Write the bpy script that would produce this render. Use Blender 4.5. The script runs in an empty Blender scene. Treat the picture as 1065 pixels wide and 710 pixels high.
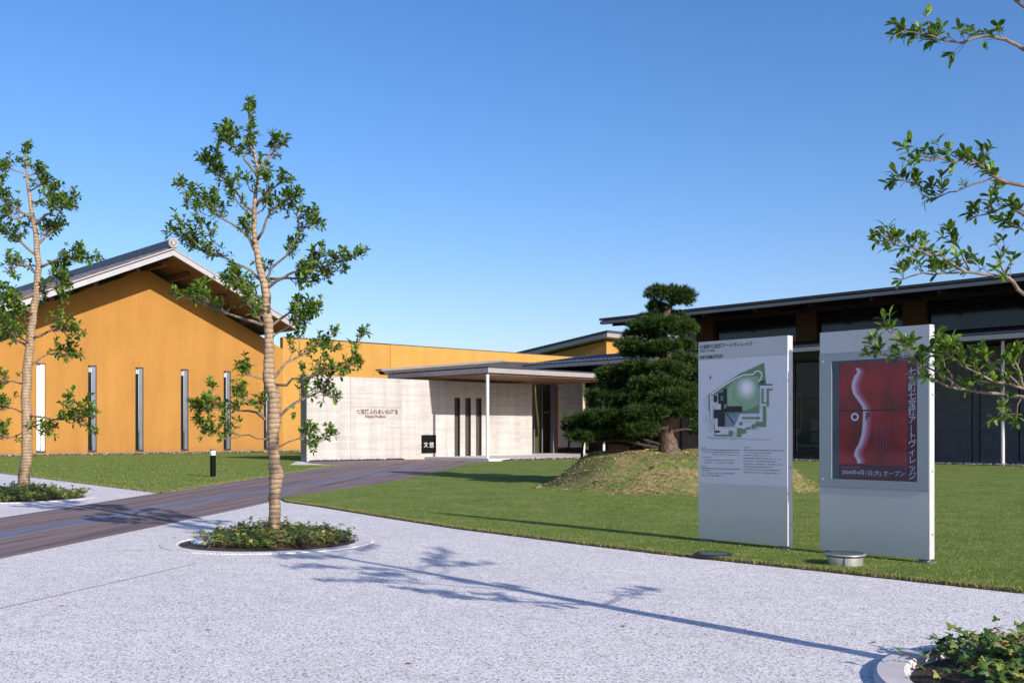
import bpy, math, random
import numpy as np
from mathutils import Vector, Matrix
R = math.radians
rnd = random.Random(7)
sc = bpy.context.scene
C = sc.collection

# ------------------------------------------------------------------ camera
F, CX, HY, H = 1083.0, 532.5, 448.0, 1.5        # lens in photo pixels, principal column, horizon row, eye height
cam_d = bpy.data.cameras.new('camera'); cam = bpy.data.objects.new('camera', cam_d); C.objects.link(cam)
cam.location = (0, 0, H); cam.rotation_euler = (R(90), 0, 0)
cam_d.sensor_width = 36; cam_d.lens = 36*F/1065
cam_d.shift_y = (HY-355)/1065
cam_d.clip_end = 6000; cam_d.clip_start = .05
sc.camera = cam
# ------------------------------------------------------------------ light
SUN_EL = 22.5
sdx, sdy = -.634, .773                          # the way shadows run on the ground
sd = bpy.data.lights.new('sun', 'SUN'); sun = bpy.data.objects.new('sun', sd); C.objects.link(sun)
sd.energy = 5.0; sd.angle = R(.53); sd.color = (1, .91, .82)
ce, se = math.cos(R(SUN_EL)), math.sin(R(SUN_EL))
sun.rotation_euler = Vector((sdx*ce, sdy*ce, -se)).to_track_quat('-Z', 'Y').to_euler()
w = bpy.data.worlds.new('World'); sc.world = w; w.use_nodes = True
wn = w.node_tree; bg = wn.nodes['Background']
sky = wn.nodes.new('ShaderNodeTexSky'); sky.sky_type = 'NISHITA'; sky.sun_disc = False
sky.sun_elevation = R(SUN_EL); sky.sun_rotation = math.atan2(-sdx, -sdy)
sky.air_density = 1.0; sky.dust_density = 1.0; sky.ozone_density = 3.5; sky.altitude = 0
hsv = wn.nodes.new('ShaderNodeHueSaturation'); hsv.inputs['Saturation'].default_value = 1.22
wn.links.new(sky.outputs[0], hsv.inputs['Color']); tint = wn.nodes.new('ShaderNodeMix'); tint.data_type = 'RGBA'; tint.blend_type = 'MULTIPLY'; tint.inputs['Factor'].default_value = 1
tint.inputs[7].default_value = (1.06, .925, 1.03, 1)      # warm-violet cast of the air
wn.links.new(hsv.outputs[0], tint.inputs[6]); wn.links.new(tint.outputs[2], bg.inputs[0])
bg.inputs[1].default_value = .13
sc.view_settings.view_transform = 'Standard'; sc.view_settings.look = 'None'
sc.view_settings.gamma = 1; sc.view_settings.use_curve_mapping = False
sc.view_settings.exposure = 0.44

# ------------------------------------------------------------------ frames
AX, AY = .7376, .6752
TH = math.atan2(AY, AX)
def AB(a, b, z=0): return Vector((a*AX-b*AY, a*AY+b*AX, z))
def ab(v): return (v[0]*AX+v[1]*AY, -v[0]*AY+v[1]*AX)
def gnd(x, y, z=0):
    Y = F*(H-z)/(y-HY); return Vector(((x-CX)/F*Y, Y, z))
def pt(x, y, Y): return Vector(((x-CX)/F*Y, Y, H-(y-HY)/F*Y))
def on_b(x, y, b):                               # where a sight line meets the wall plane b: (a, z)
    t = (x-CX)/F; Y = b/(-t*AY+AX); return Y*(t*AX+AY), H-(y-HY)/F*Y
def on_a(x, y, a):
    t = (x-CX)/F; Y = a/(t*AX+AY); return Y*(-t*AY+AX), H-(y-HY)/F*Y

# ------------------------------------------------------------------ mesh helpers
class MB:
    def __init__(s): s.v = []; s.f = []; s.m = []
    def add(s, vs, fs):
        n = len(s.v); s.v += [tuple(p) for p in vs]; s.f += [tuple(i+n for i in f) for f in fs]; return s
    def box(s, x0, x1, y0, y1, z0, z1):
        return s.add([(x0,y0,z0),(x1,y0,z0),(x1,y1,z0),(x0,y1,z0),(x0,y0,z1),(x1,y0,z1),(x1,y1,z1),(x0,y1,z1)],
            [(0,3,2,1),(4,5,6,7),(0,1,5,4),(1,2,6,5),(2,3,7,6),(3,0,4,7)])
    def prism(s, pts, d):                        # polygon pts (3D) pushed along d
        n = len(pts); P = [Vector(p) for p in pts]; d = Vector(d)
        return s.add(P+[p+d for p in P], [tuple(range(n))[::-1], tuple(range(n, 2*n))]+[(i,(i+1)%n,(i+1)%n+n,i+n) for i in range(n)])
    def poly(s, pts): return s.add(pts, [tuple(range(len(pts)))])
    def tube(s, pts, rs, n=8, cap=True):
        P = [Vector(p) for p in pts]
        if not hasattr(rs, '__len__'): rs = [rs]*len(P)
        base = len(s.v); up = None
        for i, p in enumerate(P):
            d = (P[min(i+1, len(P)-1)]-P[max(i-1, 0)])
            d = d.normalized() if d.length > 1e-9 else Vector((0,0,1))
            if up is None: up = Vector((1,0,0)) if abs(d.x) < .9 else Vector((0,1,0))
            u = (up-d*up.dot(d)).normalized(); up = u; w_ = d.cross(u)
            for k in range(n):
                t = 2*math.pi*k/n; s.v.append(tuple(p+(u*math.cos(t)+w_*math.sin(t))*rs[i]))
        for i in range(len(P)-1):
            for k in range(n):
                a = base+i*n+k; b = base+i*n+(k+1)%n; s.f.append((a, b, b+n, a+n))
        if cap:
            s.f.append(tuple(base+k for k in range(n))[::-1]); s.f.append(tuple(base+(len(P)-1)*n+k for k in range(n)))
        return s
    def lathe(s, prof, c=(0,0,0), n=32):
        base = len(s.v)
        for r, z in prof:
            for k in range(n):
                t = 2*math.pi*k/n; s.v.append((c[0]+r*math.cos(t), c[1]+r*math.sin(t), c[2]+z))
        for i in range(len(prof)-1):
            for k in range(n):
                a = base+i*n+k; b = base+i*n+(k+1)%n; s.f.append((a, b, b+n, a+n))
        return s
OFF = {}
def build(name, mb, mat, parent=None, off=None, smooth=False):
    me = bpy.data.meshes.new(name)
    if off is None: off = OFF.get(parent.name, (0,0,0)) if parent else (0,0,0)
    ox, oy, oz = off
    me.from_pydata([(x-ox, y-oy, z-oz) for x, y, z in mb.v], [], mb.f); me.validate(); me.update()
    me.materials.append(mat)
    if smooth: me.polygons.foreach_set('use_smooth', [True]*len(me.polygons))
    o = bpy.data.objects.new(name, me); C.objects.link(o)
    if parent: o.parent = parent; OFF[o.name] = off
    return o
def tag(o, label, cat, group=None, kind=None):
    o['label'] = label; o['category'] = cat
    if group: o['group'] = group
    if kind: o['kind'] = kind
    return o
def thing(name, label, cat, loc, group=None, abf=False):
    """Empty at the base. abf: parts are given in the buildings' (a,b) axes."""
    o = bpy.data.objects.new(name, None); C.objects.link(o); o.empty_display_size = .2
    if abf:
        o.location = AB(*loc); o.rotation_euler = (0,0,TH)
    else: o.location = loc
    OFF[o.name] = tuple(loc)
    return tag(o, label, cat, group)
def bevel(o, w_, seg=2):
    m = o.modifiers.new('bevel', 'BEVEL'); m.width = w_; m.segments = seg; m.limit_method = 'ANGLE'; m.angle_limit = R(40); return o
def structure(name, mb, mat, label=None):
    o = build(name, mb, mat); o['kind'] = 'structure'
    if label: o['label'] = label
    return o

# ------------------------------------------------------------------ materials
def lin(c):
    return tuple(((x/255)/12.92 if x/255 <= .04045 else ((x/255+.055)/1.055)**2.4) for x in c)+(1,)
class Mat:
    def __init__(s, name, base=(.5,.5,.5), rough=.7, metal=0, spec=.5):
        s.m = bpy.data.materials.new(name); s.m.use_nodes = True; s.t = s.m.node_tree
        s.b = s.t.nodes['Principled BSDF']; s.out = s.t.nodes['Material Output']
        s.b.inputs['Base Color'].default_value = tuple(base)[:3]+(1,)
        s.b.inputs['Roughness'].default_value = rough; s.b.inputs['Metallic'].default_value = metal
        s.b.inputs['Specular IOR Level'].default_value = spec
        s._co = None
    def n(s, t, **k):
        nd = s.t.nodes.new('ShaderNode'+t)
        for a, v in k.items():
            if a in nd.inputs.keys(): nd.inputs[a].default_value = v
            else: setattr(nd, a, v)
        return nd
    def l(s, a, b): s.t.links.new(a, b)
    def co(s):
        if not s._co: s._co = s.n('TexCoord').outputs['Object']
        return s._co
    def map(s, scale=(1,1,1), rot=(0,0,0), src=None):
        m = s.n('Mapping'); m.inputs['Scale'].default_value = scale; m.inputs['Rotation'].default_value = rot
        s.l(src or s.co(), m.inputs[0]); return m.outputs[0]
    def noise(s, scale, detail=4, rough=.55, vec=None, dist=0):
        n = s.n('TexNoise'); n.inputs['Scale'].default_value = scale; n.inputs['Detail'].default_value = detail
        n.inputs['Roughness'].default_value = rough; n.inputs['Distortion'].default_value = dist
        s.l(vec or s.co(), n.inputs['Vector']); return n.outputs['Fac']
    def ramp(s, fac, stops, interp='LINEAR'):
        r = s.n('ValToRGB'); r.color_ramp.interpolation = interp; e = r.color_ramp.elements
        while len(e) < len(stops): e.new(.5)
        for i, (p, c) in enumerate(stops):
            e[i].position = p
            e[i].color = (c,c,c,1) if not hasattr(c, '__len__') else tuple(c)[:3]+(1,)
        s.l(fac, r.inputs[0]); return r.outputs[0]
    def mix(s, fac, a, b, mode='MIX'):
        m = s.n('Mix', data_type='RGBA', blend_type=mode)
        for inp, v in ((m.inputs['Factor'], fac), (m.inputs[6], a), (m.inputs[7], b)):
            if hasattr(v, 'is_linked'): s.l(v, inp)
            elif hasattr(v, '__len__'): inp.default_value = tuple(v)[:3]+(1,)
            else: inp.default_value = v if inp.type == 'VALUE' else (v,v,v,1)
        return m.outputs[2]
    def color(s, c): s.l(c, s.b.inputs['Base Color']); return s
    def roughf(s, c): s.l(c, s.b.inputs['Roughness']); return s
    def bump(s, h, strength=.3, dist=.01):
        b = s.n('Bump'); b.inputs['Strength'].default_value = strength; b.inputs['Distance'].default_value = dist
        s.l(h, b.inputs['Height']); s.l(b.outputs[0], s.b.inputs['Normal']); return s
def vary(name, base, rough=.7, metal=0, amt=.12, scale=3, bump=0, bdist=.005, spec=.5, fine=60):
    m = Mat(name, base, rough, metal, spec)
    f = m.noise(scale, 6, .6)
    lo = [c*(1-amt) for c in base[:3]]; hi = [min(1, c*(1+amt)) for c in base[:3]]
    m.color(m.ramp(f, [(.3, lo), (.7, hi)]))
    if bump: m.bump(m.noise(fine, 3), bump, bdist)
    return m.m

def m_leaf(name, cols, trans=.25, rough=.42):
    m = Mat(name, cols[0], rough, 0, .3)
    r = m.n('NewGeometry').outputs['Random Per Island']
    n_ = len(cols); c = m.ramp(r, [(i/max(1, n_-1), k) for i, k in enumerate(cols)])
    m.color(c)
    tr = m.n('BsdfTranslucent'); m.l(m.mix(1, c, (1,1,.45), 'MULTIPLY'), tr.inputs[0])
    mx = m.n('MixShader'); mx.inputs[0].default_value = trans
    m.l(m.b.outputs[0], mx.inputs[1]); m.l(tr.outputs[0], mx.inputs[2]); m.l(mx.outputs[0], m.out.inputs[0])
    return m.m
M_leaf = m_leaf('broad_leaf', [(.022,.06,.009), (.065,.14,.015), (.135,.235,.022), (.045,.105,.012), (.20,.29,.04)])
M_ivy = m_leaf('ivy_leaf', [(.02,.06,.012), (.07,.15,.02), (.04,.10,.02), (.20,.26,.05), (.03,.08,.015), (.09,.17,.03), (.38,.32,.09)], .15)
M_needle = m_leaf('pine_needle', [(.007,.022,.005), (.018,.045,.007), (.055,.105,.012), (.014,.038,.006)], .12, .5)
M_blade = m_leaf('grass_blade', [(.09,.16,.022), (.13,.205,.03), (.11,.185,.026), (.18,.22,.05), (.155,.225,.038), (.38,.33,.14)], .3, .6)
M_straw = m_leaf('straw', [(.42,.32,.17), (.30,.22,.11), (.5,.4,.24)], .05, .8)

m = Mat('rope_wrapped_bark', (.3,.22,.14), .85)
wv = m.n('TexWave', wave_type='BANDS', bands_direction='Z'); wv.inputs['Scale'].default_value = 4.6
wv.inputs['Distortion'].default_value = 2.6; wv.inputs['Detail'].default_value = 3; wv.inputs['Detail Scale'].default_value = 1.5
m.l(m.map((1,1,1), (R(9),R(5),0)), wv.inputs['Vector'])
nz = m.noise(14, 6, .65, m.map((1,1,.35)))
c1 = m.ramp(nz, [(.3, (.17,.12,.075)), (.55, (.32,.235,.145)), (.75, (.44,.34,.22))])
m.color(m.mix(m.ramp(wv.outputs['Fac'], [(.0, 1.0), (.16, 0.0)]), c1, (.10,.065,.045)))
m.bump(m.mix(.5, wv.outputs['Fac'], nz), .8, .02); M_bark = m.m
m = Mat('pale_limb_bark', (.33,.27,.2), .85)
nz = m.noise(18, 5, .6); m.color(m.ramp(nz, [(.3, (.07,.052,.038)), (.7, (.25,.20,.145))])); m.bump(nz, .5, .01); M_limb = m.m
m = Mat('pine_bark', (.12,.085,.06), .95)
v = m.n('TexVoronoi', feature='DISTANCE_TO_EDGE'); v.inputs['Scale'].default_value = 7; m.l(m.map((1,1,.45)), v.inputs['Vector'])
m.color(m.mix(m.ramp(v.outputs['Distance'], [(0, 0), (.12, 1)]), (.035,.025,.02), m.ramp(m.noise(9), [(.3, (.065,.045,.032)), (.7, (.15,.105,.075))])))
m.bump(v.outputs['Distance'], 1, .05); M_pinebark = m.m

def m_stucco(name, c):
    m = Mat(name, c, .9, 0, .2)
    big = m.noise(.35, 4, .6); streak = m.noise(1.2, 4, .6, m.map((1,1,.12)))
    f = m.mix(.5, big, streak)
    fine = m.noise(9, 6, .7); cc = m.ramp(f, [(.35, [x*.86 for x in c]), (.65, [x*1.08 for x in c])])
    cc = m.mix(1, cc, m.ramp(fine, [(.3, .93), (.7, 1.05)]), 'MULTIPLY')
    sz = m.n('SeparateXYZ'); m.l(m.co(), sz.inputs[0]); ws = m.n('Math', operation='MULTIPLY_ADD'); m.l(m.noise(1.5, 5, .6), ws.inputs[0]); ws.inputs[1].default_value = .9; m.l(sz.outputs[2], ws.inputs[2])
    cc = m.mix(m.ramp(ws.outputs[0], [(.25, .45), (1.0, 0)]), cc, (.20,.12,.06))      # splashed dirt along the foot
    m.color(cc)
    m.bump(m.noise(55, 4), .35, .01); return m.m
M_ochre = m_stucco('ochre_stucco', (.335,.17,.042))
M_ochre2 = m_stucco('ochre_stucco_long_wall', (.40,.222,.055))
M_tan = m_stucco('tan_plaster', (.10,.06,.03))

m = Mat('board_marked_concrete', (.6,.57,.52), .85, 0, .3)
sep = m.n('SeparateXYZ'); m.l(m.co(), sep.inputs[0]); ad = m.n('Math', operation='ADD'); m.l(sep.outputs[0], ad.inputs[0]); m.l(sep.outputs[1], ad.inputs[1])
cb = m.n('CombineXYZ'); m.l(ad.outputs[0], cb.inputs[0]); m.l(sep.outputs[2], cb.inputs[1])
br = m.n('TexBrick'); m.l(cb.outputs[0], br.inputs['Vector']); br.inputs['Scale'].default_value = 1
br.inputs['Brick Width'].default_value = 1.9; br.inputs['Row Height'].default_value = .115; br.inputs['Mortar Size'].default_value = .005
br.inputs['Color1'].default_value = (.46,.445,.425,1); br.inputs['Color2'].default_value = (.385,.37,.352,1); br.inputs['Mortar'].default_value = (.30,.265,.235,1)
br.inputs['Bias'].default_value = -.2
gr = m.noise(5, 6, .7, m.map((.6,.6,5))); big = m.noise(.6, 3)
c = m.mix(1, br.outputs['Color'], m.ramp(gr, [(.3, .82), (.7, 1.08)]), 'MULTIPLY')
c = m.mix(1, c, m.ramp(big, [(.3, .9), (.7, 1.05)]), 'MULTIPLY')
c = m.mix(1, c, m.ramp(m.noise(2.2, 6, .7, m.map((1,1,.1))), [(.35, .86), (.6, 1.04)]), 'MULTIPLY')
m.color(c); m.bump(m.mix(.5, br.outputs['Fac'], gr), .25, .01); M_conc = m.m
M_concdark = vary('grey_concrete', (.16,.16,.16), .8, amt=.15, scale=1.2, bump=.2)
M_curb = vary('curb_concrete', (.52,.49,.49), .8, amt=.12, scale=5, bump=.3, fine=150)
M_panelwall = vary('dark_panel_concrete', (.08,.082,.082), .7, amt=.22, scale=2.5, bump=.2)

M_white = vary('white_painted_metal', (.55,.55,.55), .4, .0, amt=.03)
M_fascia = vary('grey_metal_fascia', (.30,.30,.31), .45, .2, amt=.08, scale=2)
M_fascia_shade = vary('shade_side_fascia', (.20,.20,.21), .5, .2, amt=.1, scale=2)  # fascia grey darkened in its colour for eave faces turned from the sun
M_silver = vary('silver_paint', (.42,.46,.46), .5, .25, amt=.03, scale=2)
M_silverL = vary('pale_map_sheet', (.46,.51,.57), .45, .0, amt=.03, scale=2)
M_silverH = vary('silver_header', (.38,.42,.44), .45, .2, amt=.03, scale=2)
M_edge = vary('satin_aluminium_edge', (.50,.50,.52), .45, .2, amt=.03)
M_dark = vary('dark_frame', (.015,.014,.014), .5, amt=.2)
M_black = vary('black_paint', (.004,.004,.005), .7, amt=.2, spec=.1)
M_soffit = vary('timber_soffit', (.10,.042,.024), .6, amt=.25, scale=1.5, bump=.2, fine=20)
M_wood = vary('brown_timber', (.17,.07,.03), .5, amt=.25, scale=3)
M_woodin = vary('ochre_timber_panel', (.30,.18,.07), .6, amt=.2, scale=3)
M_roofdark = vary('dark_roof_sheet', (.035,.036,.045), .6, amt=.25, scale=3)
M_mortar = vary('pale_tile_mortar', (.30,.27,.28), .7, amt=.15, scale=12)
m = Mat('grey_roof_tile', (.06,.065,.08), .45)
nz = m.noise(2.5, 5); m.color(m.ramp(nz, [(.3, (.035,.038,.05)), (.7, (.085,.09,.115))])); M_tile = m.m
M_steel = vary('brushed_steel', (.50,.50,.51), .32, .7, amt=.08, scale=12)
M_foot = vary('dull_foot_plate', (.16,.16,.16), .7, .1)
M_lens = vary('lamp_glass_cover', (.05,.06,.06), .12, .0, amt=.1)
M_soil = vary('dark_soil', (.045,.03,.02), .95, amt=.4, scale=9, bump=.8, bdist=.03, fine=40)
M_ink = vary('black_ink', (.012,.012,.02), .6, amt=.1)
M_pale = vary('interior_paper', (.35,.34,.32), .7, amt=.2)

def m_glass(name, tint=(.75,.85,.85), refl=.35):
    m = Mat(name); t = m.t; t.nodes.remove(m.b)
    tr = m.n('BsdfTransparent'); tr.inputs[0].default_value = tuple(tint)+(1,)
    gl = m.n('BsdfGlossy'); gl.inputs['Roughness'].default_value = .02; gl.inputs[0].default_value = (.9,.95,1,1)
    fr = m.n('Fresnel'); fr.inputs[0].default_value = 1.13
    mu = m.n('Math', operation='ADD'); m.l(fr.outputs[0], mu.inputs[0]); mu.inputs[1].default_value = refl
    mx = m.n('MixShader'); m.l(mu.outputs[0], mx.inputs[0]); m.l(tr.outputs[0], mx.inputs[1]); m.l(gl.outputs[0], mx.inputs[2])
    m.l(mx.outputs[0], m.out.inputs[0]); return m.m
M_glass = m_glass('display_glass', (.88,.9,.93), .015)
M_doorglass = m_glass('greenish_door_glass', (.45,.66,.62), .06)
M_winglass = m_glass('shop_window_glass', (.42,.46,.48), .02)

m = Mat('window_glass_dark', (.012,.013,.016), .08); M_darkglass = m.m
M_glare = vary('painted_window_glare', (.8,.82,.84), .25, amt=.03)  # plain white that paints the bright glare on the first slit window
M_alu = vary('reveal_shade_and_frame', (.17,.19,.23), .35, .4, amt=.1, scale=1)  # door frame grey; on the slit windows it paints a shaded reveal

# ground materials
m = Mat('exposed_aggregate', (.5,.48,.5), .9, 0, .2)
v = m.n('TexVoronoi'); v.inputs['Scale'].default_value = 90; m.l(m.co(), v.inputs['Vector'])
sp = m.n('SeparateColor'); m.l(v.outputs['Color'], sp.inputs[0])
chip = m.ramp(sp.outputs[0], [(0, (.13,.125,.135)), (.11, (.26,.25,.26)), (.2, (.55,.54,.545)), (.5, (.67,.645,.645)), (.85, (.77,.745,.74)), (1, (.86,.84,.83))])
big = m.noise(.5, 6, .65); mid = m.noise(4, 4, .6)
c = m.mix(1, chip, m.ramp(big, [(.3, .93), (.7, 1.04)]), 'MULTIPLY'); c = m.mix(1, c, m.ramp(mid, [(.3, .93), (.7, 1.04)]), 'MULTIPLY')
stn = m.noise(.9, 7, .72, None, .8); c = m.mix(m.ramp(stn, [(.56, 0), (.74, .22)]), c, (.30,.27,.26))
v2 = m.n('TexVoronoi'); v2.inputs['Scale'].default_value = 7; m.l(m.co(), v2.inputs['Vector']); c = m.mix(m.ramp(v2.outputs['Distance'], [(.035, .7), (.06, 0)]), c, (.10,.08,.07))
m.color(c); m.bump(v.outputs['Distance'], .25, .003); M_pave = m.m

road_dir = math.atan2(1, .083)
m = Mat('banded_path_surface', (.12,.09,.09), .85)
rot_ = m.map((1,1,1), (0,0,-road_dir)); vec = m.map((.06,1.9,1), src=rot_)
st = m.noise(1.5, 6, .62, vec); st2 = m.noise(6, 4, .6, m.map((.10,2.4,1), src=rot_)); gr = m.noise(90, 2)
c = m.ramp(st, [(.36, (.055,.03,.034)), (.47, (.16,.105,.10)), (.54, (.24,.18,.17)), (.64, (.10,.07,.075))])
c = m.mix(.35, c, m.ramp(st2, [(.3, (.11,.085,.09)), (.7, (.235,.185,.175))]))
c = m.mix(1, c, m.ramp(gr, [(.3, .78), (.7, 1.18)]), 'MULTIPLY')
m.color(c); m.bump(gr, .3, .004); M_road = m.m
m = Mat('bluish_centre_band', (.12,.125,.16), .85)
st = m.noise(2.5, 5, .6, m.map((.2,2,1), src=m.map((1,1,1), (0,0,-road_dir)))); gr = m.noise(70, 2)
m.color(m.mix(1, m.ramp(st, [(.3, (.09,.10,.145)), (.7, (.18,.19,.26))]), m.ramp(gr, [(.3, .8), (.7, 1.15)]), 'MULTIPLY')); M_band = m.m

def m_lawn(name, straw=0.0):
    m = Mat(name, (.06,.12,.03), .95, 0, .1)
    a = m.noise(.8, 7, .72); b = m.noise(3.2, 6, .7); f = m.noise(60, 3, .7)
    g = m.ramp(a, [(.3, (.09,.155,.028)), (.5, (.14,.205,.042)), (.68, (.215,.25,.07))])
    c = m.mix(m.ramp(b, [(.50, 0), (.68, .75)]), g, (.27,.25,.10))
    if straw:
        s2 = m.noise(2.3, 6, .75, None, .6)
        c = m.mix(m.ramp(s2, [(.42, 0), (.56, 1)]), c, m.ramp(m.noise(9, 4), [(.3, (.22,.17,.08)), (.7, (.42,.32,.17))]))
    c = m.mix(1, c, m.ramp(f, [(.25, .6), (.7, 1.25)]), 'MULTIPLY')
    m.color(c); m.bump(f, .8, .03); return m.m
M_lawn = m_lawn('mown_lawn'); M_mound = m_lawn('straw_mound', 1)
M_field = m_lawn('far_field')
m = Mat('pebbles', (.3,.3,.3), .8)
v = m.n('TexVoronoi'); v.inputs['Scale'].default_value = 16; m.l(m.co(), v.inputs['Vector']); sp = m.n('SeparateColor'); m.l(v.outputs['Color'], sp.inputs[0])
m.color(m.mix(m.ramp(v.outputs['Distance'], [(.25, 0), (.6, 1)]), m.ramp(sp.outputs[0], [(0, (.07,.065,.06)), (.6, (.24,.22,.2)), (1, (.5,.47,.43))]), (.02,.018,.016)))
m.bump(v.outputs['Distance'], 1, -.05); M_pebble = m.m

# ------------------------------------------------------------------ setting: ground, pavement, path, lawns
def sheet(pts, z0, z1): return MB().prism([(p[0], p[1], z0) for p in pts], (0,0,z1-z0))
structure('ground', MB().poly([(-3000,-3000,-.03),(3000,-3000,-.03),(3000,3000,-.03),(-3000,3000,-.03)]), M_field)
structure('pavement', sheet([AB(-45,-45), AB(60,-45), AB(60,64), AB(-45,64)], -.02, 0), M_pave)
lower = [gnd(*p) for p in ((-330,650),(-120,606),(0,581),(120,556),(240,531),(292,519.5),(345,511),(400,503),(450,492.5),(490,481.5))]
upper = [gnd(*p) for p in ((-330,592),(-120,558),(0,538.5),(90,524.5),(162,513),(250,499),(320,488),(351,483.5))]
court = [AB(34.1,38.4), AB(34.1,44.25), AB(26.75,44.25), gnd(322,481.6)]
path_pts = lower+court+upper[::-1]
structure('path', sheet(path_pts, .0, .006), M_road)
cen = [gnd(*p) for p in ((-330,619),(-120,580),(0,556.5),(120,536),(240,515.5),(320,503.5),(400,491.5),(440,484.5))]
bw = .26
structure('path_centre_band', sheet([p+Vector((-bw,0,0)) for p in cen]+[p+Vector((bw,0,0)) for p in cen[::-1]], .007, .010), M_band)

lawnR = [gnd(297,522)]+[gnd(*p) for p in ((330,526.5),(400,538),(480,550.4),(600,565.5),(692,576.7),(850,593.5),(1065,617))]+\
    [AB(9.9,-20), AB(45.0,-20), AB(45.0,38.2), AB(35.0,38.2)]+[gnd(489,481.9), gnd(449,492.8), gnd(399,503.2), gnd(344,511.2), gnd(293,519.4)]
lawnL = [gnd(168,513), gnd(80,502), gnd(0,492), AB(12.0,64.6), AB(62,64.6), AB(62,60), AB(27,45.0), AB(26.4,44.4), gnd(300,484), gnd(348,484.3), gnd(320,488.7), gnd(250,499.6)]
def und(x, y): return .022*math.sin(x*.7+y*.23)+.015*math.sin(y*.55-x*.3)
structure('lawn', sheet(lawnR, 0, .035), M_lawn)
structure('lawn', sheet(lawnL, 0, .035), M_lawn)
def band_ab(a0, a1, b0, b1, z): return MB().prism([AB(a0,b0), AB(a1,b0), AB(a1,b1), AB(a0,b1)], (0,0,z))
structure('gravel_strip', band_ab(5, 62, 64.6, 66, .05), M_pebble)
structure('gravel_strip', band_ab(45.0, 48.3, -20, 38.2, .05), M_pebble)
structure('gravel_strip', band_ab(35, 46, 38.22, 38.98, .05), M_pebble)
structure('entrance_floor', band_ab(34.12, 48.3, 39, 47, .12), M_curb)
# joints in the pavement
jm = MB()
def strip(p, q, w_, z):
    p = Vector(p); q = Vector(q); d = (q-p).normalized(); n_ = Vector((-d.y, d.x, 0))*w_/2
    jm.add([p-n_+Vector((0,0,z)), q-n_+Vector((0,0,z)), q+n_+Vector((0,0,z)), p+n_+Vector((0,0,z))], [(0,1,2,3)])
strip(gnd(-150,667), gnd(203,586), .014, .003); strip(gnd(61,574), gnd(167,571.6), .010, .003)
structure('pavement_joint', jm, M_concdark)
# mound under the pine
MCX, MCY = 4.6, 28.3
def mound_z(x, y):
    dx, dy = (x-MCX)/3.72, (y-MCY)/4.6
    r = math.hypot(dx, dy)*(1+.05*math.sin(3*math.atan2(dy, dx)+1))
    t = max(0, min(1, (1-r)/.42)); t = t*t*(3-2*t)
    return .87*t*(1-.05*math.sin(x*2.1)*math.cos(y*1.7))+.05*math.sin(x*3.1+1)*math.sin(y*2.7)*t
mm = MB(); N = 70
for j in range(N+1):
    for i in range(N+1):
        x = MCX-4.8+9.6*i/N; y = MCY-5.2+10.4*j/N; mm.v.append((x, y, mound_z(x, y)+.018))
mm.f = [(j*(N+1)+i, j*(N+1)+i+1, (j+1)*(N+1)+i+1, (j+1)*(N+1)+i) for j in range(N) for i in range(N)]
mo = structure('mound', mm, M_mound); mo.data.polygons.foreach_set('use_smooth', [True]*len(mo.data.polygons))

# ------------------------------------------------------------------ scatter helpers
def big_mesh(name, V, Fc, mat, k):
    me = bpy.data.meshes.new(name); nv = len(V); nf = len(Fc)
    me.vertices.add(nv); me.vertices.foreach_set('co', V.astype(np.float32).ravel())
    me.loops.add(nf*k); me.loops.foreach_set('vertex_index', Fc.astype(np.int32).ravel())
    me.polygons.add(nf); me.polygons.foreach_set('loop_start', np.arange(0, nf*k, k, dtype=np.int32))
    me.update(calc_edges=True); me.materials.append(mat)
    o = bpy.data.objects.new(name, me); C.objects.link(o); return o
rng = np.random.default_rng(5)
def inside(px, py, poly):
    r = np.zeros(len(px), bool); n = len(poly)
    for i in range(n):
        x1, y1 = poly[i][0], poly[i][1]; x2, y2 = poly[(i+1)%n][0], poly[(i+1)%n][1]
        if y1 == y2: continue
        c = ((y1 > py) != (y2 > py)) & (px < (x2-x1)*(py-y1)/(y2-y1)+x1); r ^= c
    return r
def blades(name, X, Y, Z, h0, h1, wd, mat):
    n = len(X); h = rng.uniform(h0, h1, n); t = rng.uniform(0, 2*np.pi, n); lean = rng.uniform(0, .9, n)
    cx, cy = np.cos(t), np.sin(t); l2 = rng.uniform(0, 2*np.pi, n)
    V = np.zeros((n, 3, 3))
    V[:,0] = np.stack([X-cx*wd, Y-cy*wd, Z], 1); V[:,1] = np.stack([X+cx*wd, Y+cy*wd, Z], 1)
    V[:,2] = np.stack([X+np.cos(l2)*lean*h, Y+np.sin(l2)*lean*h, Z+h], 1)
    return big_mesh(name, V.reshape(-1, 3), np.arange(n*3).reshape(-1, 3), mat, 3)
# grass on the two lawns, thinning with distance
def scatter(poly, xr, yr, n, ref):
    X = rng.uniform(*xr, n); Y = rng.uniform(*yr, n)
    keep = inside(X, Y, poly) & (rng.uniform(0, 1, n) < np.minimum(1, (ref/np.hypot(X, Y))**1.6))
    return X[keep], Y[keep]
X, Y = scatter(lawnR, (-5, 13), (7, 34), 800000, 11)
z = np.full(len(X), .033)
g = blades('grass', X, Y, z, .008, .024, .0045, M_blade)
tag(g, 'short mown grass covering the lawn right of the path', 'grass', kind='stuff')
X, Y = scatter(lawnL, (-26, -3), (24, 62), 240000, 22)
g = blades('grass', X, Y, np.full(len(X), .033), .015, .05, .009, M_blade)
tag(g, 'short mown grass in front of the orange gabled wall', 'grass', kind='stuff')
M_mgrass = m_leaf('mound_grass', [(.07,.12,.02), (.14,.17,.04), (.30,.24,.11), (.10,.14,.03)], .2, .8)
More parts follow.
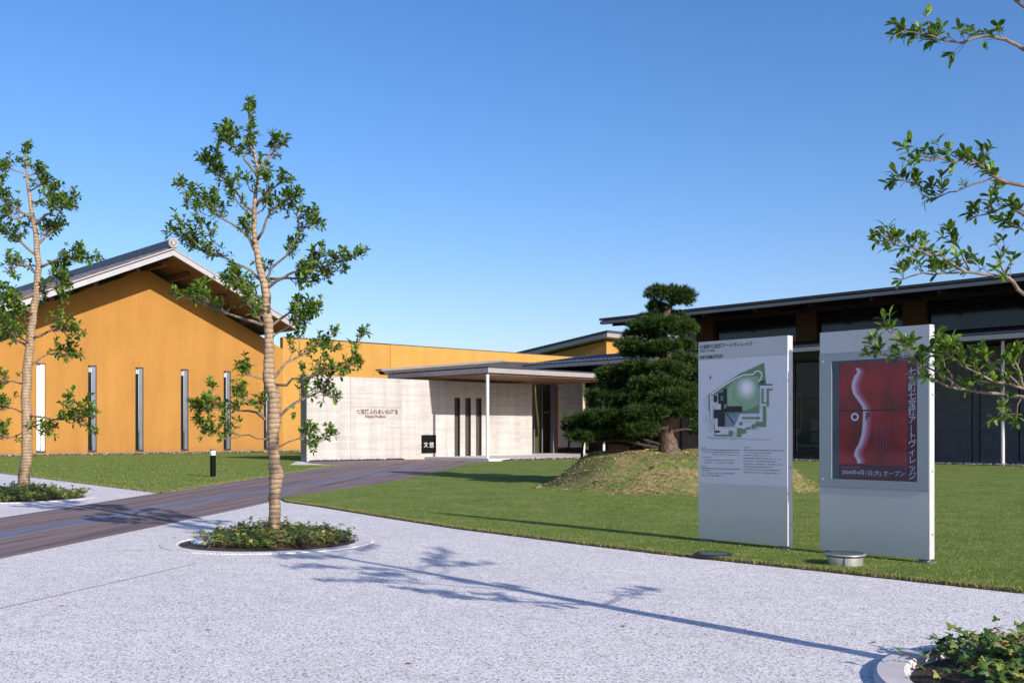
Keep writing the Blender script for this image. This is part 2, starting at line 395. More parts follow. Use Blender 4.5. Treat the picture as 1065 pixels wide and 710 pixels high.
# dry tufts on the mound
n = 26000; t = rng.uniform(0, 2*np.pi, n); r = np.sqrt(rng.uniform(0, 1, n))
X = MCX+3.8*r*np.cos(t); Y = MCY+4.7*r*np.sin(t); Z = np.array([mound_z(a, b) for a, b in zip(X, Y)])+.015
g = blades('grass', X, Y, Z, .02, .06, .008, M_mgrass); tag(g, 'rough patchy grass growing over the mound below the pine', 'grass', kind='stuff')
# straw flakes lying on the mound and along the lawn edge
sv = []; sf = []
def straw(x, y, z, L):
    t = rnd.uniform(0, 6.28); w_ = rnd.uniform(.01, .03); dx, dy = math.cos(t)*L, math.sin(t)*L; n0 = len(sv)
    zz = [z+.01+rnd.uniform(0,.03) for _ in range(4)]
    sv.extend([(x,y,zz[0]), (x+dx,y+dy,zz[1]), (x+dx-dy*w_/L,y+dy+dx*w_/L,zz[2]), (x-dy*w_/L,y+dx*w_/L,zz[3])]); sf.append((n0,n0+1,n0+2,n0+3))
for _ in range(230):
    t = rnd.uniform(0, 6.28); r = math.sqrt(rnd.random()); cx_ = MCX+3.65*r*math.cos(t); cy_ = MCY+4.6*r*math.sin(t); th = rnd.uniform(0,3.14); el = rnd.uniform(.15,.5)
    for _ in range(rnd.randint(8, 30)):
        q = rnd.gauss(0, el); x = cx_+math.cos(th)*q+rnd.gauss(0,.06); y = cy_+math.sin(th)*q+rnd.gauss(0,.06); straw(x, y, mound_z(x, y)+.02, rnd.uniform(.04,.13))
g = big_mesh('straw', np.array(sv), np.array(sf), M_straw, 4); tag(g, 'dry straw flakes scattered over the mound below the pine', 'straw', kind='stuff')
edge = [Vector(p) for p in lawnR[:8]]; EX = []; EY = []
for p, q in zip(edge[:-1], edge[1:]):
    L = (q-p).length
    for _ in range(int(L*520)):
        t = rnd.random(); o_ = abs(rnd.gauss(0,.035)); d = (q-p)/L; EX.append(p.x+(q.x-p.x)*t-d.y*(o_-.02)); EY.append(p.y+(q.y-p.y)*t+d.x*(o_-.02))
for p, q in zip(lawnL[:2], lawnL[1:3]):
    for _ in range(2500):
        t = rnd.random(); EX.append(p[0]+(q[0]-p[0])*t+rnd.gauss(0,.06)); EY.append(p[1]+(q[1]-p[1])*t+abs(rnd.gauss(0,.12)))
for p, q in ((lawnL[0], lawnL[-1]), (lawnL[-1], lawnL[-2]), (lawnL[-2], lawnL[-3])):
    for _ in range(2500):
        t = rnd.random(); EX.append(p[0]+(q[0]-p[0])*t+rnd.gauss(0,.1)-.05); EY.append(p[1]+(q[1]-p[1])*t+abs(rnd.gauss(0,.3)))
M_edge_grass = m_leaf('dry_edge_grass', [(.08,.13,.03), (.30,.24,.11), (.18,.17,.06), (.38,.31,.16)], .2, .8)
g = blades('dry_grass', np.array(EX), np.array(EY), np.full(len(EX), .012), .02, .05, .007, M_edge_grass)
tag(g, 'dry yellowed grass fringing the lawn where it meets the pavement', 'grass', kind='stuff')
# loose stones
def stones(name, pts, r0, r1, mat, label):
    mb = MB()
    for x, y, z in pts:
        r = rnd.uniform(r0, r1); s = [rnd.uniform(.7,1.2) for _ in range(6)]
        mb.add([(x+r*s[0],y,z),(x-r*s[1],y,z),(x,y+r*s[2],z),(x,y-r*s[3],z),(x,y,z+r*.8*s[4]),(x,y,z-r*.5)], [(0,2,4),(2,1,4),(1,3,4),(3,0,4),(2,0,5),(1,2,5),(3,1,5),(0,3,5)])
    o = build(name, mb, mat); tag(o, label, 'gravel', kind='stuff')
m = Mat('stone_mix', (.3,.3,.3), .8); rr = m.n('NewGeometry').outputs['Random Per Island']
m.color(m.ramp(rr, [(0, (.03,.03,.03)), (.5, (.09,.085,.08)), (.85, (.19,.18,.17)), (1, (.45,.43,.4))])); M_stone = m.m
stones('gravel', [tuple(AB(rnd.uniform(10,52), rnd.uniform(64.5,65.9), .06)) for _ in range(3500)], .04, .11, M_stone, 'grey pebbles along the foot of the orange wall')
stones('gravel', [tuple(AB(rnd.uniform(44.9,47.5), rnd.uniform(8,38), .06)) for _ in range(4500)], .03, .09, M_stone, 'grey pebbles edging the lawn at the dark wing')
stones('gravel', [tuple(AB(rnd.uniform(35.2,46), rnd.uniform(38.15,38.95), .06)) for _ in range(1500)], .03, .09, M_stone, 'pale pebbles edging the entrance floor')
m = Mat('black_stone', (.03,.03,.03), .7); M_bstone = m.m
stones('gravel', [tuple(AB(rnd.uniform(27,32.6), rnd.uniform(43.9,44.15), .03)) for _ in range(260)], .03, .09, M_bstone, 'dark stones at the foot of the concrete entrance wall')

# ------------------------------------------------------------------ writing
def text_part(body, size, place, mat, parent, name='lettering', align='LEFT', offset=0.0, line=1.0, squeeze=1.0):
    cu = bpy.data.curves.new('t', 'FONT'); cu.body = body; cu.size = size; cu.align_x = align; cu.offset = offset; cu.space_line = line; cu.resolution_u = 2
    to = bpy.data.objects.new('t', cu); C.objects.link(to)
    dg = bpy.context.evaluated_depsgraph_get(); dg.update()
    me = bpy.data.meshes.new_from_object(to.evaluated_get(dg)); bpy.data.objects.remove(to); bpy.data.curves.remove(cu)
    off = OFF[parent.name]
    for v_ in me.vertices:
        p = place(v_.co.x*squeeze, v_.co.y); v_.co = (p[0]-off[0], p[1]-off[1], p[2]-off[2])
    me.name = name; me.materials.clear(); me.materials.append(mat)
    o = bpy.data.objects.new(name, me); C.objects.link(o); o.parent = parent; OFF[o.name] = off; return o

# ------------------------------------------------------------------ gallery hall with the gable
BH = 66.0
hall = thing('gallery_hall', 'orange stuccoed hall with a wide tiled gable roof and slit windows', 'building', (28.2, BH, 0), abf=True)
AP, ZT, SL = 28.2, 12.75, .465
SLL = .436                   # apex along a, height of the roof's underside there, slope
wa = [21.6, 24.7, 27.72, 30.8, 33.88, 36.95]; WT, WB, WH = 5.62, .17, .27
def roofu(a): return ZT-.75-(SL if a > AP else SLL)*abs(a-AP)
wall = MB(); edges = [13.0]
for c_ in wa: edges += [c_-WH, c_+WH]
edges += [38.2]
def wallcol(a0, a1, z0, z1f):
    zz = [a0]+([AP] if a0 < AP < a1 else [])+[a1]
    pts = [(a0,BH,z0),(a1,BH,z0)]+[(a,BH,z1f(a)) for a in zz[::-1]]
    wall.prism(pts, (0,.4,0))
for i in range(len(edges)-1):
    a0, a1 = edges[i], edges[i+1]
    if i % 2 == 0: wallcol(a0, a1, 0, roofu)
    else: wallcol(a0, a1, 0, lambda a: WB); wallcol(a0, a1, WT, roofu)
wall.box(13, 13.4, BH+.4, BH+38, 0, 4.9)
build('wall', wall, M_ochre, hall)
build('long_wall', MB().box(38.2, 47.6, BH, BH+.4, 0, 8.2), M_ochre2, hall)
build('long_wall', MB().box(47.6, 69.5, BH-.04, BH+.4, 0, 8.2), m_stucco('ochre_stucco_bright', (.42,.243,.062)), hall)
build('wall_coping', MB().box(38.4, 69.52, BH-.07, BH+.42, 8.2, 8.25), M_roofdark, hall)
for i, c_ in enumerate(wa):
    g = build('window', MB().box(c_-WH+.03, c_+.03, BH+.22, BH+.25, WB+.14, WT-.05), M_glare if i == 0 else M_darkglass, hall)
    if i == 0: g['label'] = 'window slit with its bright white reflection painted on'
    build('sill', MB().box(c_-WH, c_+WH, BH-.02, BH+.3, WB, WB+.12), M_dark, g)
    fr = MB().box(c_-WH, c_-WH+.035, BH+.02, BH+.3, WB+.12, WT).box(c_-WH+.035, c_+WH, BH+.02, BH+.3, WT-.06, WT).box(c_+WH-.03, c_+WH, BH+.02, BH+.3, WB+.12, WT-.06)
    build('frame', fr, M_dark, g)
    build('reveal_panel', MB().box(c_+.035, c_+WH-.03, BH+.08, BH+.12, WB+.12, WT-.06), M_glare if i == 0 else M_alu, g)  # grey colour paints the recess's shaded right reveal; white glare on the first
    if i: build('blind', MB().box(c_-WH+.06, c_+.03, BH+.20, BH+.21, WT-.42, WT-.06), M_pale, g)
# roof: two sloping slabs; front verge 4 m out from the wall
BF, BR = BH-4.0, BH+40
SLR = SL
roof = MB()
for s in (-1, 1):
    ae = AP+s*(8.85 if s > 0 else 13.5); L = abs(ae-AP); SL = SLR if s > 0 else SLL
    roof.prism([(AP,BF+.12,ZT-.30),(ae,BF+.12,ZT-.30-SL*L),(ae,BF+.12,ZT-.06-SL*L),(AP,BF+.12,ZT-.06)], (0,BR-BF-.12,0))
rf = build('roof', roof, M_soffit, hall)
tiles = MB(); fas = MB(); verge = MB(); ribs = MB()
for s in (-1, 1):
    ae = AP+s*(8.95 if s > 0 else 13.6); L = abs(ae-AP); SL = SLR if s > 0 else SLL
    tiles.prism([(AP,BF+.18,ZT-.056),(ae,BF+.18,ZT-.056-SL*L),(ae,BF+.18,ZT+.16-SL*L),(AP,BF+.18,ZT+.16)], (0,BR-BF-.2,0))
    fas.prism([(AP,BF-.05,ZT-.34),(ae,BF-.05,ZT-.34-SL*L),(ae,BF-.05,ZT-.02-SL*L),(AP,BF-.05,ZT-.02)], (0,.165,0))
    verge.prism([(AP,BF+.02,ZT+.05),(ae,BF+.02,ZT+.05-SL*L),(ae,BF+.02,ZT+.14-SL*L),(AP,BF+.02,ZT+.14)], (0,.155,0))
    k = 0
    while BF+.35+k*.62 < BR:
        b_ = BF+.35+k*.62; ribs.tube([(AP, b_, ZT+.17), (ae, b_, ZT+.17-SL*L)], .09, 6); k += 1
build('tiles', tiles, M_tile, rf); build('tile_ribs', ribs, M_tile, rf)
build('bargeboard', fas, M_fascia, rf); build('verge_tiles', verge, M_mortar, rf)
build('ridge_cap', MB().box(AP-.22, AP+.22, BF+.1, BR, ZT+.12, ZT+.55).tube([(AP,BF+.1,ZT+.58),(AP,BR,ZT+.58)], .14, 8), M_tile, rf)
rg = MB(); rg.tube([(AP+.25*math.cos(t), BF+.0, ZT+.42+.25*math.sin(t)) for t in [i*math.pi/8 for i in range(17)]], .08, 8)
rg.box(AP-.12,AP+.12,BF-.05,BF+.08,ZT+.3,ZT+.7)
build('ridge_end_tile', rg, M_mortar, rf)
for s in (-1, 1):
    for q in (1.6, 4.2, 6.8, 9.4, 12.0):
        if s > 0 and q > 8: continue
        zc = ZT-.30-(SLR if s > 0 else SLL)*q
        build('purlin', MB().box(AP+s*q-.13, AP+s*q+.13, BF+1.5, BH+.0, zc-.38, zc-.03), M_soffit, hall)
build('ridge_purlin', MB().box(AP-.16, AP+.16, BF+1.2, BH, ZT-.85, ZT-.32), M_soffit, hall)

# ------------------------------------------------------------------ entrance pavilion
BW = 44.2
M_slit = vary('slatted_dark_infill', (.045,.042,.035), .5, amt=.5, scale=14)
ent = thing('entrance_pavilion', 'low board marked concrete entrance under a thin flat canopy', 'building', (34.5, BW, 0), abf=True)
slots = [(on_b(x0, 440, BW)[0], on_b(x1, 440, BW)[0]) for x0, x1 in ((472.7,478.6),(483.9,489.8),(495.1,501.0))]
ZW = 4.22; ST = on_b(485, 413.6, BW)[1]; A1 = on_b(553.5, 440, BW)[0]
cw = MB(); joints = [on_b(x, 440, BW)[0] for x in (364.6, 416, 464)]; ja = [26.9]+joints
for i in range(3): cw.box(ja[i]+.012*(i > 0), ja[i+1], BW, BW+.5, 0, ZW)
e = [joints[2]+.012]
for a0, a1 in slots: e += [a0, a1]
e.append(A1)
for i in range(len(e)-1):
    if i % 2 == 0: cw.box(e[i], e[i+1], BW, BW+.5, 0, ZW)
    else: cw.box(e[i], e[i+1], BW, BW+.5, ST, ZW)
for j_ in joints: cw.box(j_, j_+.012, BW+.03, BW+.47, 0, ZW)
build('concrete_wall', cw, M_conc, ent)
build('wall_end_shade', MB().box(26.87, 26.9, BW-.015, BW+.52, 0, ZW+.05), M_concdark, ent)  # thin dark sheet that paints the shade on the wall's end face
for a0, a1 in slots:
    sw = build('slit_window', MB().box(a0, a1, BW+.14, BW+.18, 0.02, ST), M_slit, ent)
    build('frame', MB().box(a0+.002, a0+.05, BW+.03, BW+.13, .02, ST-.002).box(a1-.05, a1-.002, BW+.03, BW+.13, .02, ST-.002), M_dark, sw)
jl = MB().box(ja[1]+.02, ja[2]-.005, BW-.002, BW+.01, on_b(390,423.4,BW)[1]-.01, on_b(390,423.4,BW)[1]+.006)
build('wall_groove', jl, M_concdark, ent)
def fa(px, py, b): 
    a, z_ = on_b(px, py, b); return lambda x, y: (a+x, b, z_+y)
M_bronze = vary('dark_bronze_letters', (.10,.045,.02), .5, amt=.2)
text_part('七宝焼ふれあい伝承館', .26, fa(370.6, 429.6, BW-.012), M_bronze, ent, offset=.006)
text_part('Shippo Pavilion', .21, fa(379.6, 434.2, BW-.012), M_bronze, ent, offset=.004)
# canopy
CA0, CA1, CB0, CB1 = 34.4, 45.0, 39.35, 47.9
can = build('canopy', MB().box(CA0+.03, CA1-.03, CB0+.03, CB1, 4.42, 4.66), M_fascia, ent)
build('soffit', MB().box(CA0+.12, CA1-.1, CB0+.12, CB1-.1, 4.34, 4.417), M_wood, can)
build('drip_edge', MB().box(CA0-.03, CA1, CB0-.03, CB0+.02, 4.43, 4.67).box(CA0-.03, CA0+.02, CB0+.02, CB1, 4.43, 4.67), M_fascia, can)
build('roof_sheet', MB().box(CA0, CA1, CB0, CB1, 4.705, 4.74), M_roofdark, can)
for px, b_, zt in ((507, 39.55, 4.35), (607, 43.2, 4.35)):
    a_ = on_b(px, 450, b_)[0]; p_ = build('post', MB().lathe([(.001,0),(.085,0),(.085,zt),(.001,zt)], (a_, b_, .12 if a_ > 36 else 0), 16), M_white, ent, smooth=False)
    build('base_plate', MB().box(a_-.14, a_+.14, b_-.14, b_+.14, .12 if a_ > 36 else .006, .14 if a_ > 36 else .03), M_steel, p_)
# recessed doorway right of the wall
BD = 46.1
def ax(px, b=BD): return on_b(px, 440, b)[0]
d0 = build('glass_door', MB().poly([(ax(556),BD+.01,.13),(ax(563.5),BD+.01,.13),(ax(563.5),BD+.01,4.335),(ax(556),BD+.01,4.335)]), M_doorglass, ent)
build('frame', MB().box(ax(555), ax(556), BD-.03, BD+.06, .13, 4.3).box(ax(563.3), ax(564.2), BD-.03, BD+.06, .13, 4.3), M_alu, d0)
d1 = build('glass_door', MB().poly([(ax(564.2),BD+.01,.13),(ax(572.8),BD+.01,.13),(ax(572.8),BD+.01,4.335),(ax(564.2),BD+.01,4.335)]), M_winglass, ent)
build('handle', MB().tube([(ax(564.8), BD-.07, on_b(565,428.5,BD)[1]), (ax(569.5), BD-.07, on_b(565,428.5,BD)[1])], .025, 8), M_steel, d1)
build('inner_screen', MB().box(ax(554, 47.2), ax(582, 47.2), 47.2, 47.3, .12, 4.6), M_woodin, ent)
build('door_jamb', MB().box(ax(573), ax(576.4), BD-.05, BD+.1, .12, 4.34), M_alu, ent)
build('timber_jamb', MB().box(ax(576.5), ax(579.4), BD-.08, BD+.1, .12, 4.34), M_wood, ent)
build('return_wall', MB().box(A1, A1+.3, BW+.5, BD+6, 0, ZW).box(ax(553), ax(580), BD+6, BD+6.2, 0, ZW), M_concdark, ent)
a2, a3 = ax(579.5), 48.49
build('side_wall', MB().box(a2+.02, a3, BD, BD+.3, .45, 5.3), M_conc, ent)
build('wall_plinth', MB().box(a2+.02, a3, BD+.08, BD+.3, .12, .45), M_dark, ent)
build('mullion', MB().box(ax(590.6), ax(592), BD-.06, BD-.003, .12, 2.35), M_dark, ent)
build('recess_floor', MB().box(A1+.3, a2, BW+.5, BD+6, .1, .125), M_curb, ent)
# thin upper roof edge behind the canopy
A5, Z5 = on_b(524.5, 375.5, 48.3)
ur2 = build('upper_roof', MB().prism([(34.5,48.3,4.70),(A5,48.3,4.70),(A5,48.3,Z5-.05),(34.3,48.3,4.88)], (0,.5,0)), M_roofdark, ent)
build('roof_flank', MB().prism([(A5+.003,48.3,4.70),(46.6,48.3,4.70),(46.6,48.3,5.88),(A5+.003,48.3,Z5-.02)], (0,.5,0)), M_roofdark, ur2)
build('edge_trim', MB().prism([(34.2,48.24,4.885),(A5,48.24,Z5-.045),(A5,48.24,Z5+.08),(34.2,48.24,4.99)], (0,.6,0)), M_fascia_shade, ur2)
build('link_wall', MB().prism([(45.3,47.95,4.4),(51.0,47.95,4.4),(51.0,47.95,6.14),(45.3,47.95,5.33)], (0,.15,0)), M_dark, ent)
# black board
bs = thing('notice_board', 'small black board with two white brushed characters on the concrete wall', 'sign', (on_b(446,461,BW)[0], BW-.06, on_b(446,470.7,BW)[1]), abf=True)
(b0, z1_), (b1, z0_) = on_b(438.9,452.1,BW-.06), on_b(453.5,470.7,BW-.06)
bevel(build('board', MB().box(b0, b1, BW-.07, BW-.005, z0_, z1_), M_black, bs), .008)
text_part('文', .31, fa(440.6, 464.6, BW-.074), M_curb, bs, offset=.001)
text_part('悠', .33, fa(446.4, 464.8, BW-.074), M_curb, bs, offset=.001)

# ------------------------------------------------------------------ dark wing on the right
AW = 48.5
M_eaves_shade = vary('shade_darkened_eaves', (.03,.017,.012), .7, amt=.3, scale=2)  # soffit timber darkened to paint in the deep shade below the wing's eaves
wing = thing('long_wing', 'long dark wing with deep eaves, clerestory and shaded glass front', 'building', (AW, 28, 0), abf=True)
WB0, WB1 = -12, 40.5
build('main_roof', MB().prism([(45.9,WB0,7.88),(58,WB0,9.2),(58,WB1+1.7,9.2),(45.9,WB1+1.7,7.88)], (0,0,.2)), M_eaves_shade, wing)
mr = bpy.data.objects['main_roof']
build('fascia', MB().box(45.78, 45.895, WB0, WB1+1.75, 7.86, 8.02), M_fascia_shade, mr)
build('roof_covering', MB().prism([(45.74,WB0,8.07),(58,WB0,9.42),(58,WB1+1.78,9.42),(45.74,WB1+1.78,8.07)], (0,0,.13)), M_roofdark, mr)
build('verge', MB().prism([(45.9,WB1+1.703,7.84),(58,WB1+1.703,9.15),(58,WB1+1.703,9.39),(45.9,WB1+1.703,8.06)], (0,.06,0)), M_fascia, mr)
cl = MB()
build('clerestory', MB().box(51.0, 51.1, WB0, WB1, 6.3, 8.35), M_darkglass, wing)
for px in (735, 840, 952.5, 1085, 1240):
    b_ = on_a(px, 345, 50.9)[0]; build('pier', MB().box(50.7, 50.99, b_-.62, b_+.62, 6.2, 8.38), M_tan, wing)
build('beam', MB().box(50.6, 50.99, WB0, WB1, 8.0, 8.42), M_eaves_shade, wing)
for k in range(14):
    b_ = WB1+1.0-3.3*k; build('rafter', MB().prism([(46.2,b_,7.72),(51,b_,8.24),(51,b_,8.40),(46.2,b_,7.875)], (0,.14,0)), M_eaves_shade, wing)
lo = build('lower_roof', MB().prism([(45.2,WB0,5.34),(51.2,WB0,6.18),(51.2,48.4,6.18),(45.2,48.4,5.34)], (0,0,.24)), M_eaves_shade, wing)
build('roof_covering', MB().prism([(45.1,WB0,5.605),(51.2,WB0,6.46),(51.2,48.45,6.46),(45.1,48.45,5.605)], (0,0,.07)), M_roofdark, lo)
build('fascia', MB().box(45.06, 45.19, WB0, 48.42, 5.40, 5.60), M_fascia, lo)
# tile ribs on lower roof where open to the sky
tr_ = MB()
for k in range(24): tr_.tube([(45.1, 40.7+k*.33, 5.69), (51.1, 40.7+k*.33, 6.54)], .05, 5)
build('tile_ribs', tr_, M_tile, lo)
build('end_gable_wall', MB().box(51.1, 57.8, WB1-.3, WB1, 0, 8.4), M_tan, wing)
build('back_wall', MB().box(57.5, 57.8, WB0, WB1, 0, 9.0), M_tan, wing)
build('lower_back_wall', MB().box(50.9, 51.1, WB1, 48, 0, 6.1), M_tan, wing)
# ground floor: concrete panels on the right, glass and posters near the signs, timber by the pine
bR = on_a(972, 420, AW)[0]; bM = on_a(852, 420, AW)[0]; bL = on_a(720, 420, AW)[0]
pj = [WB0]+sorted([on_a(px, 440, AW)[0] for px in (1011, 1019, 1060, 1100, 1150)])+[bR]
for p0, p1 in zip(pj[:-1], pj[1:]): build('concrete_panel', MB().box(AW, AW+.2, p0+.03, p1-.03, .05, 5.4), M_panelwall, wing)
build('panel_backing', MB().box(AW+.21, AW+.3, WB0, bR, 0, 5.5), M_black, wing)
build('string_course', MB().box(AW-.04, AW-.003, WB0, bR, 1.55, 1.62).box(AW-.03, AW-.003, WB0, bR, 3.4, 3.45), M_panelwall, wing)
ga, gb = bR, 46.08; npan = 12
for k in range(npan):
    p0 = ga+(gb-ga)*k/npan; p1 = ga+(gb-ga)*(k+1)/npan
    timber = k in (8, 10)
    w_ = build('glazed_panel', (MB().box(AW+.05, AW+.08, p0+.05, p1-.05, .3, 5.2) if timber else MB().poly([(AW+.06,p1-.05,.3),(AW+.06,p0+.05,.3),(AW+.06,p0+.05,5.2),(AW+.06,p1-.05,5.2)])), M_wood if timber else M_winglass, wing)
    build('frame', MB().box(AW, AW+.12, p0-.05, p0+.05, .05, 5.35).box(AW, AW+.12, p0+.05, p1-.05, .05, .3).box(AW+.01, AW+.11, p0+.05, p1-.05, 3.15, 3.25), M_dark, w_)
build('interior_back', MB().box(AW+2.2, AW+2.3, WB0, 47, 0, 5.8), M_concdark, wing)
build('interior_floor', MB().box(AW+.3, AW+2.2, WB0, 47, .02, .06), M_curb, wing)
zz = lambda y, px=835: on_a(px, y, AW+.5)[1]
ifr = build('display_board', MB().box(AW+.6, AW+.65, on_a(833.5,0,AW+.6)[0], on_a(824,0,AW+.6)[0], zz(452), zz(409)), M_pale, wing)
build('display_print', MB().box(AW+.58, AW+.597, on_a(832,0,AW+.6)[0], on_a(825,0,AW+.6)[0], zz(446), zz(412)), M_dark, ifr)
build('display_sheet', MB().box(AW+.2, AW+.22, on_a(851,0,AW+.2)[0], on_a(843.5,0,AW+.2)[0], zz(448,850), zz(436,850)), M_pale, wing)
build('display_sheet', MB().box(AW+.2, AW+.22, on_a(851,0,AW+.2)[0], on_a(843.5,0,AW+.2)[0], zz(460,850), zz(450,850)), M_pale, wing)
for px, a_ in ((1043, 45.6), (628, 45.6), (860, 45.6)):
    b_ = on_a(px, 440, a_)[0]; build('post', MB().lathe([(.001,0),(.075,0),(.075,5.3),(.001,5.3)], (a_, b_, .05), 16), M_white, wing)

# ------------------------------------------------------------------ hall behind (mono-pitch roof)
ba, bb = 79.0, 72.0
back = thing('rear_hall', 'tan walled hall with a sloping grey roof edge beyond the entrance', 'building', (ba, bb, 0), abf=True)
build('wall', MB().prism([(ba,bb,0),(ba,bb+14,0),(ba,bb+14,9.1),(ba,bb,10.75)], (14,0,0)), M_ochre2, back)
br_ = build('roof', MB().prism([(ba-1,bb-1,11.0),(ba-1,bb+14,9.35),(ba-1,bb+14,9.75),(ba-1,bb-1,11.4)], (16,0,0)), M_fascia, back)
build('roof_covering', MB().prism([(ba-1.1,bb-1.1,11.42),(ba-1.1,bb+14,9.77),(ba-1.1,bb+14,10.0),(ba-1.1,bb-1.1,11.65)], (16.2,0,0)), M_roofdark, br_)

# ------------------------------------------------------------------ signs
SA = 11.18; DP = .115
def sign_body(name, label, bl, br2, ztop, zbot):
    t = thing(name, label, 'sign', (SA+DP/2, (bl+br2)/2, .035), abf=True)
    bevel(build('body', MB().box(SA+.012, SA+DP, br2, bl, zbot, ztop), M_edge, t), .006)
    for b_ in (bl-.12, br2+.09):
        lg = build('leg', MB().box(SA+.025, SA+DP-.02, b_-.05, b_+.05, .035, zbot), M_foot, t)
        build('base_plate', MB().box(SA-.02, SA+DP+.03, b_-.1, b_+.1, .03, .045), M_foot, lg)
    for z_ in (.35, 1.05, 1.9, 2.5):
        build('screw', MB().tube([(SA+.06,br2-.004,z_),(SA+.06,br2+.001,z_)], .009, 8), M_dark, t)
    return t
s1l, s1r = on_a(726.3, 0, SA)[0], on_a(819.2, 0, SA)[0]
s1 = sign_body('information_sign', 'tall silver map board headed INFORMATION, left of two signs', s1l, s1r, 2.68, .075)
def face(z0, z1, mat, name, l, r, parent, d=.0, t=.011): return build(name, MB().box(SA-d, SA-d+t, r+.004, l-.002, z0, z1), mat, parent)
zh = on_a(726.3, 374.2, SA)[1]; zm = on_a(726.3, 502, SA)[1]
face(zh, 2.678, M_silverH, 'header_panel', s1l, s1r, s1); face(zm, zh-.002, M_silverL, 'map_panel', s1l, s1r, s1); face(.077, zm-.002, M_silver, 'lower_panel', s1l, s1r, s1)
def P6(x, y, lay=1): b_, z_ = on_a(720+x/7.89, 370+y/7.89, SA); return (SA-.0012*lay-.001, b_, z_)
def pa(px, py, lay=2):
    b_, z_ = on_a(px, py, SA); return lambda x, y: (SA-.0012*lay, b_-x, z_+y)
flat = lambda name, c: vary(name, c, .6, amt=.04)
G1 = flat('map_green', (.10,.20,.11)); G2 = flat('map_green_light', (.20,.32,.22)); WP = flat('map_white', (.62,.66,.74)); GR = flat('map_grey', (.15,.20,.27)); BK = M_ink
def mp(name, pts, mat, lay): return build(name, MB().poly([P6(x, y, lay) for x, y in pts][::-1]), mat, s1)
mp('map_ground', [(135,318),(400,138),(430,128),(590,55),(607,232),(548,240),(545,468),(395,468),(345,580),(268,580),(268,400),(205,310),(150,335),(152,440),(160,530),(188,540),(192,660),(184,660),(178,545),(152,538),(142,450),(134,450)], G1, 1)
mp('map_plaza', [(272,580),(272,480),(395,468),(345,580)], GR, 2)
mp('map_lawn', [(285,270),(345,200),(430,160),(545,170),(545,400),(440,450),(290,410)], G2, 2)
m = Mat('map_hill', (.4,.45,.45), .6); tc = m.n('TexCoord'); gd = m.n('TexGradient', gradient_type='SPHERICAL')
cb_, cz_ = on_a(720+448/7.89, 370+262/7.89, SA); off = OFF[s1.name]
mpn = m.n('Mapping', vector_type='TEXTURE'); mpn.inputs['Location'].default_value = (0, cb_-off[1], cz_-off[2]); mpn.inputs['Scale'].default_value = (1,.17,.17)
m.l(tc.outputs['Object'], mpn.inputs[0]); m.l(mpn.outputs[0], gd.inputs[0])
m.color(m.ramp(gd.outputs['Fac'], [(0, (.20,.32,.22)), (.35, (.34,.45,.40)), (.7, (.62,.64,.72))]))
mp('map_hill', [(440+98*math.cos(t), 290+108*math.sin(t)) for t in [i*math.pi/20 for i in range(40)]], m.m, 3)
def stroke(pts, w_, mat, lay, name='map_line'):
    mb = MB()
    for (x0, y0), (x1, y1) in zip(pts[:-1], pts[1:]):
        L = math.hypot(x1-x0, y1-y0) or 1; nx, ny = -(y1-y0)/L*w_/2, (x1-x0)/L*w_/2
        mb.poly([P6(x0-nx,y0-ny,lay), P6(x1-nx,y1-ny,lay), P6(x1+nx,y1+ny,lay), P6(x0+nx,y0+ny,lay)])
    return build(name, mb, mat, s1)
stroke([(152,322),(250,250),(350,188),(400,165),(425,155),(505,150),(520,128),(545,122),(568,135),(575,160),(565,188),(548,205)], 9, WP, 5)
stroke([(152,322),(160,530),(190,545),(197,610)], 8, WP, 5)
stroke([(548,236),(660,236)], 9, BK, 5); stroke([(549,240),(549,468),(395,470)], 7, GR, 5)
bld = MB()
for x0,y0,x1,y1 in ((178,324,206,378),(216,302,235,392),(235,302,257,325),(235,365,257,392),(257,270,286,392),(238,392,264,440),(178,440,268,512),(264,430,290,462),(286,412,411,460),(212,512,268,580),(190,612,228,628)):
    bld.poly([P6(x0,y0,6), P6(x0,y1,6), P6(x1,y1,6), P6(x1,y0,6)])
build('map_buildings', bld, BK, s1)
gm = MB()
for x0,y0,x1,y1 in ((570,268,586,392),(586,380,612,392),(612,285,630,415),(610,268,658,284),(580,410,608,582),(408,500,558,518),(520,540,580,582),(490,560,520,598),(385,545,415,568),(368,590,404,665),(404,598,440,638),(440,585,480,600),(190,645,330,660),(300,612,334,645)):
    gm.poly([P6(x0,y0,4), P6(x0,y1,4), P6(x1,y1,4), P6(x1,y0,4)])
build('map_planting', gm, G1, s1)
stroke([(285,475),(345,555)], 7, BK, 6); stroke([(152,165),(150,190)], 8, BK, 6); stroke([(562,218),(600,212)], 14, BK, 6)
stroke([(120,668),(640,690)], 2.5, GR, 6)
text_part('七宝町七宝焼アートヴィレッジ', .0595, pa(727.6, 362.7), M_ink, s1, offset=.0012)
text_part('Shippo Art Village', .034, pa(727.8, 366.0), M_ink, s1, offset=.0002)
text_part('INFORMATION', .066, pa(727.8, 373.4), M_ink, s1, offset=.0012, squeeze=.83)
def P2(x, y): b_, z_ = on_a(x, y, SA); return (SA-.0022, b_, z_)
def rowq(mb, x0, x1, y, h, sl):
    mb.poly([P2(x0, y), P2(x0, y+h), P2(x1, y+h+sl*(x1-x0)), P2(x1, y+sl*(x1-x0))])
rules = MB(); rowq(rules, 729.5, 769.8, 467.0, .55, .020); rowq(rules, 729.5, 769.8, 486.3, .55, .026); rowq(rules, 773.2, 815.5, 467.3, .55, .022)
build('text_rules', rules, M_ink, s1)
tx = MB()
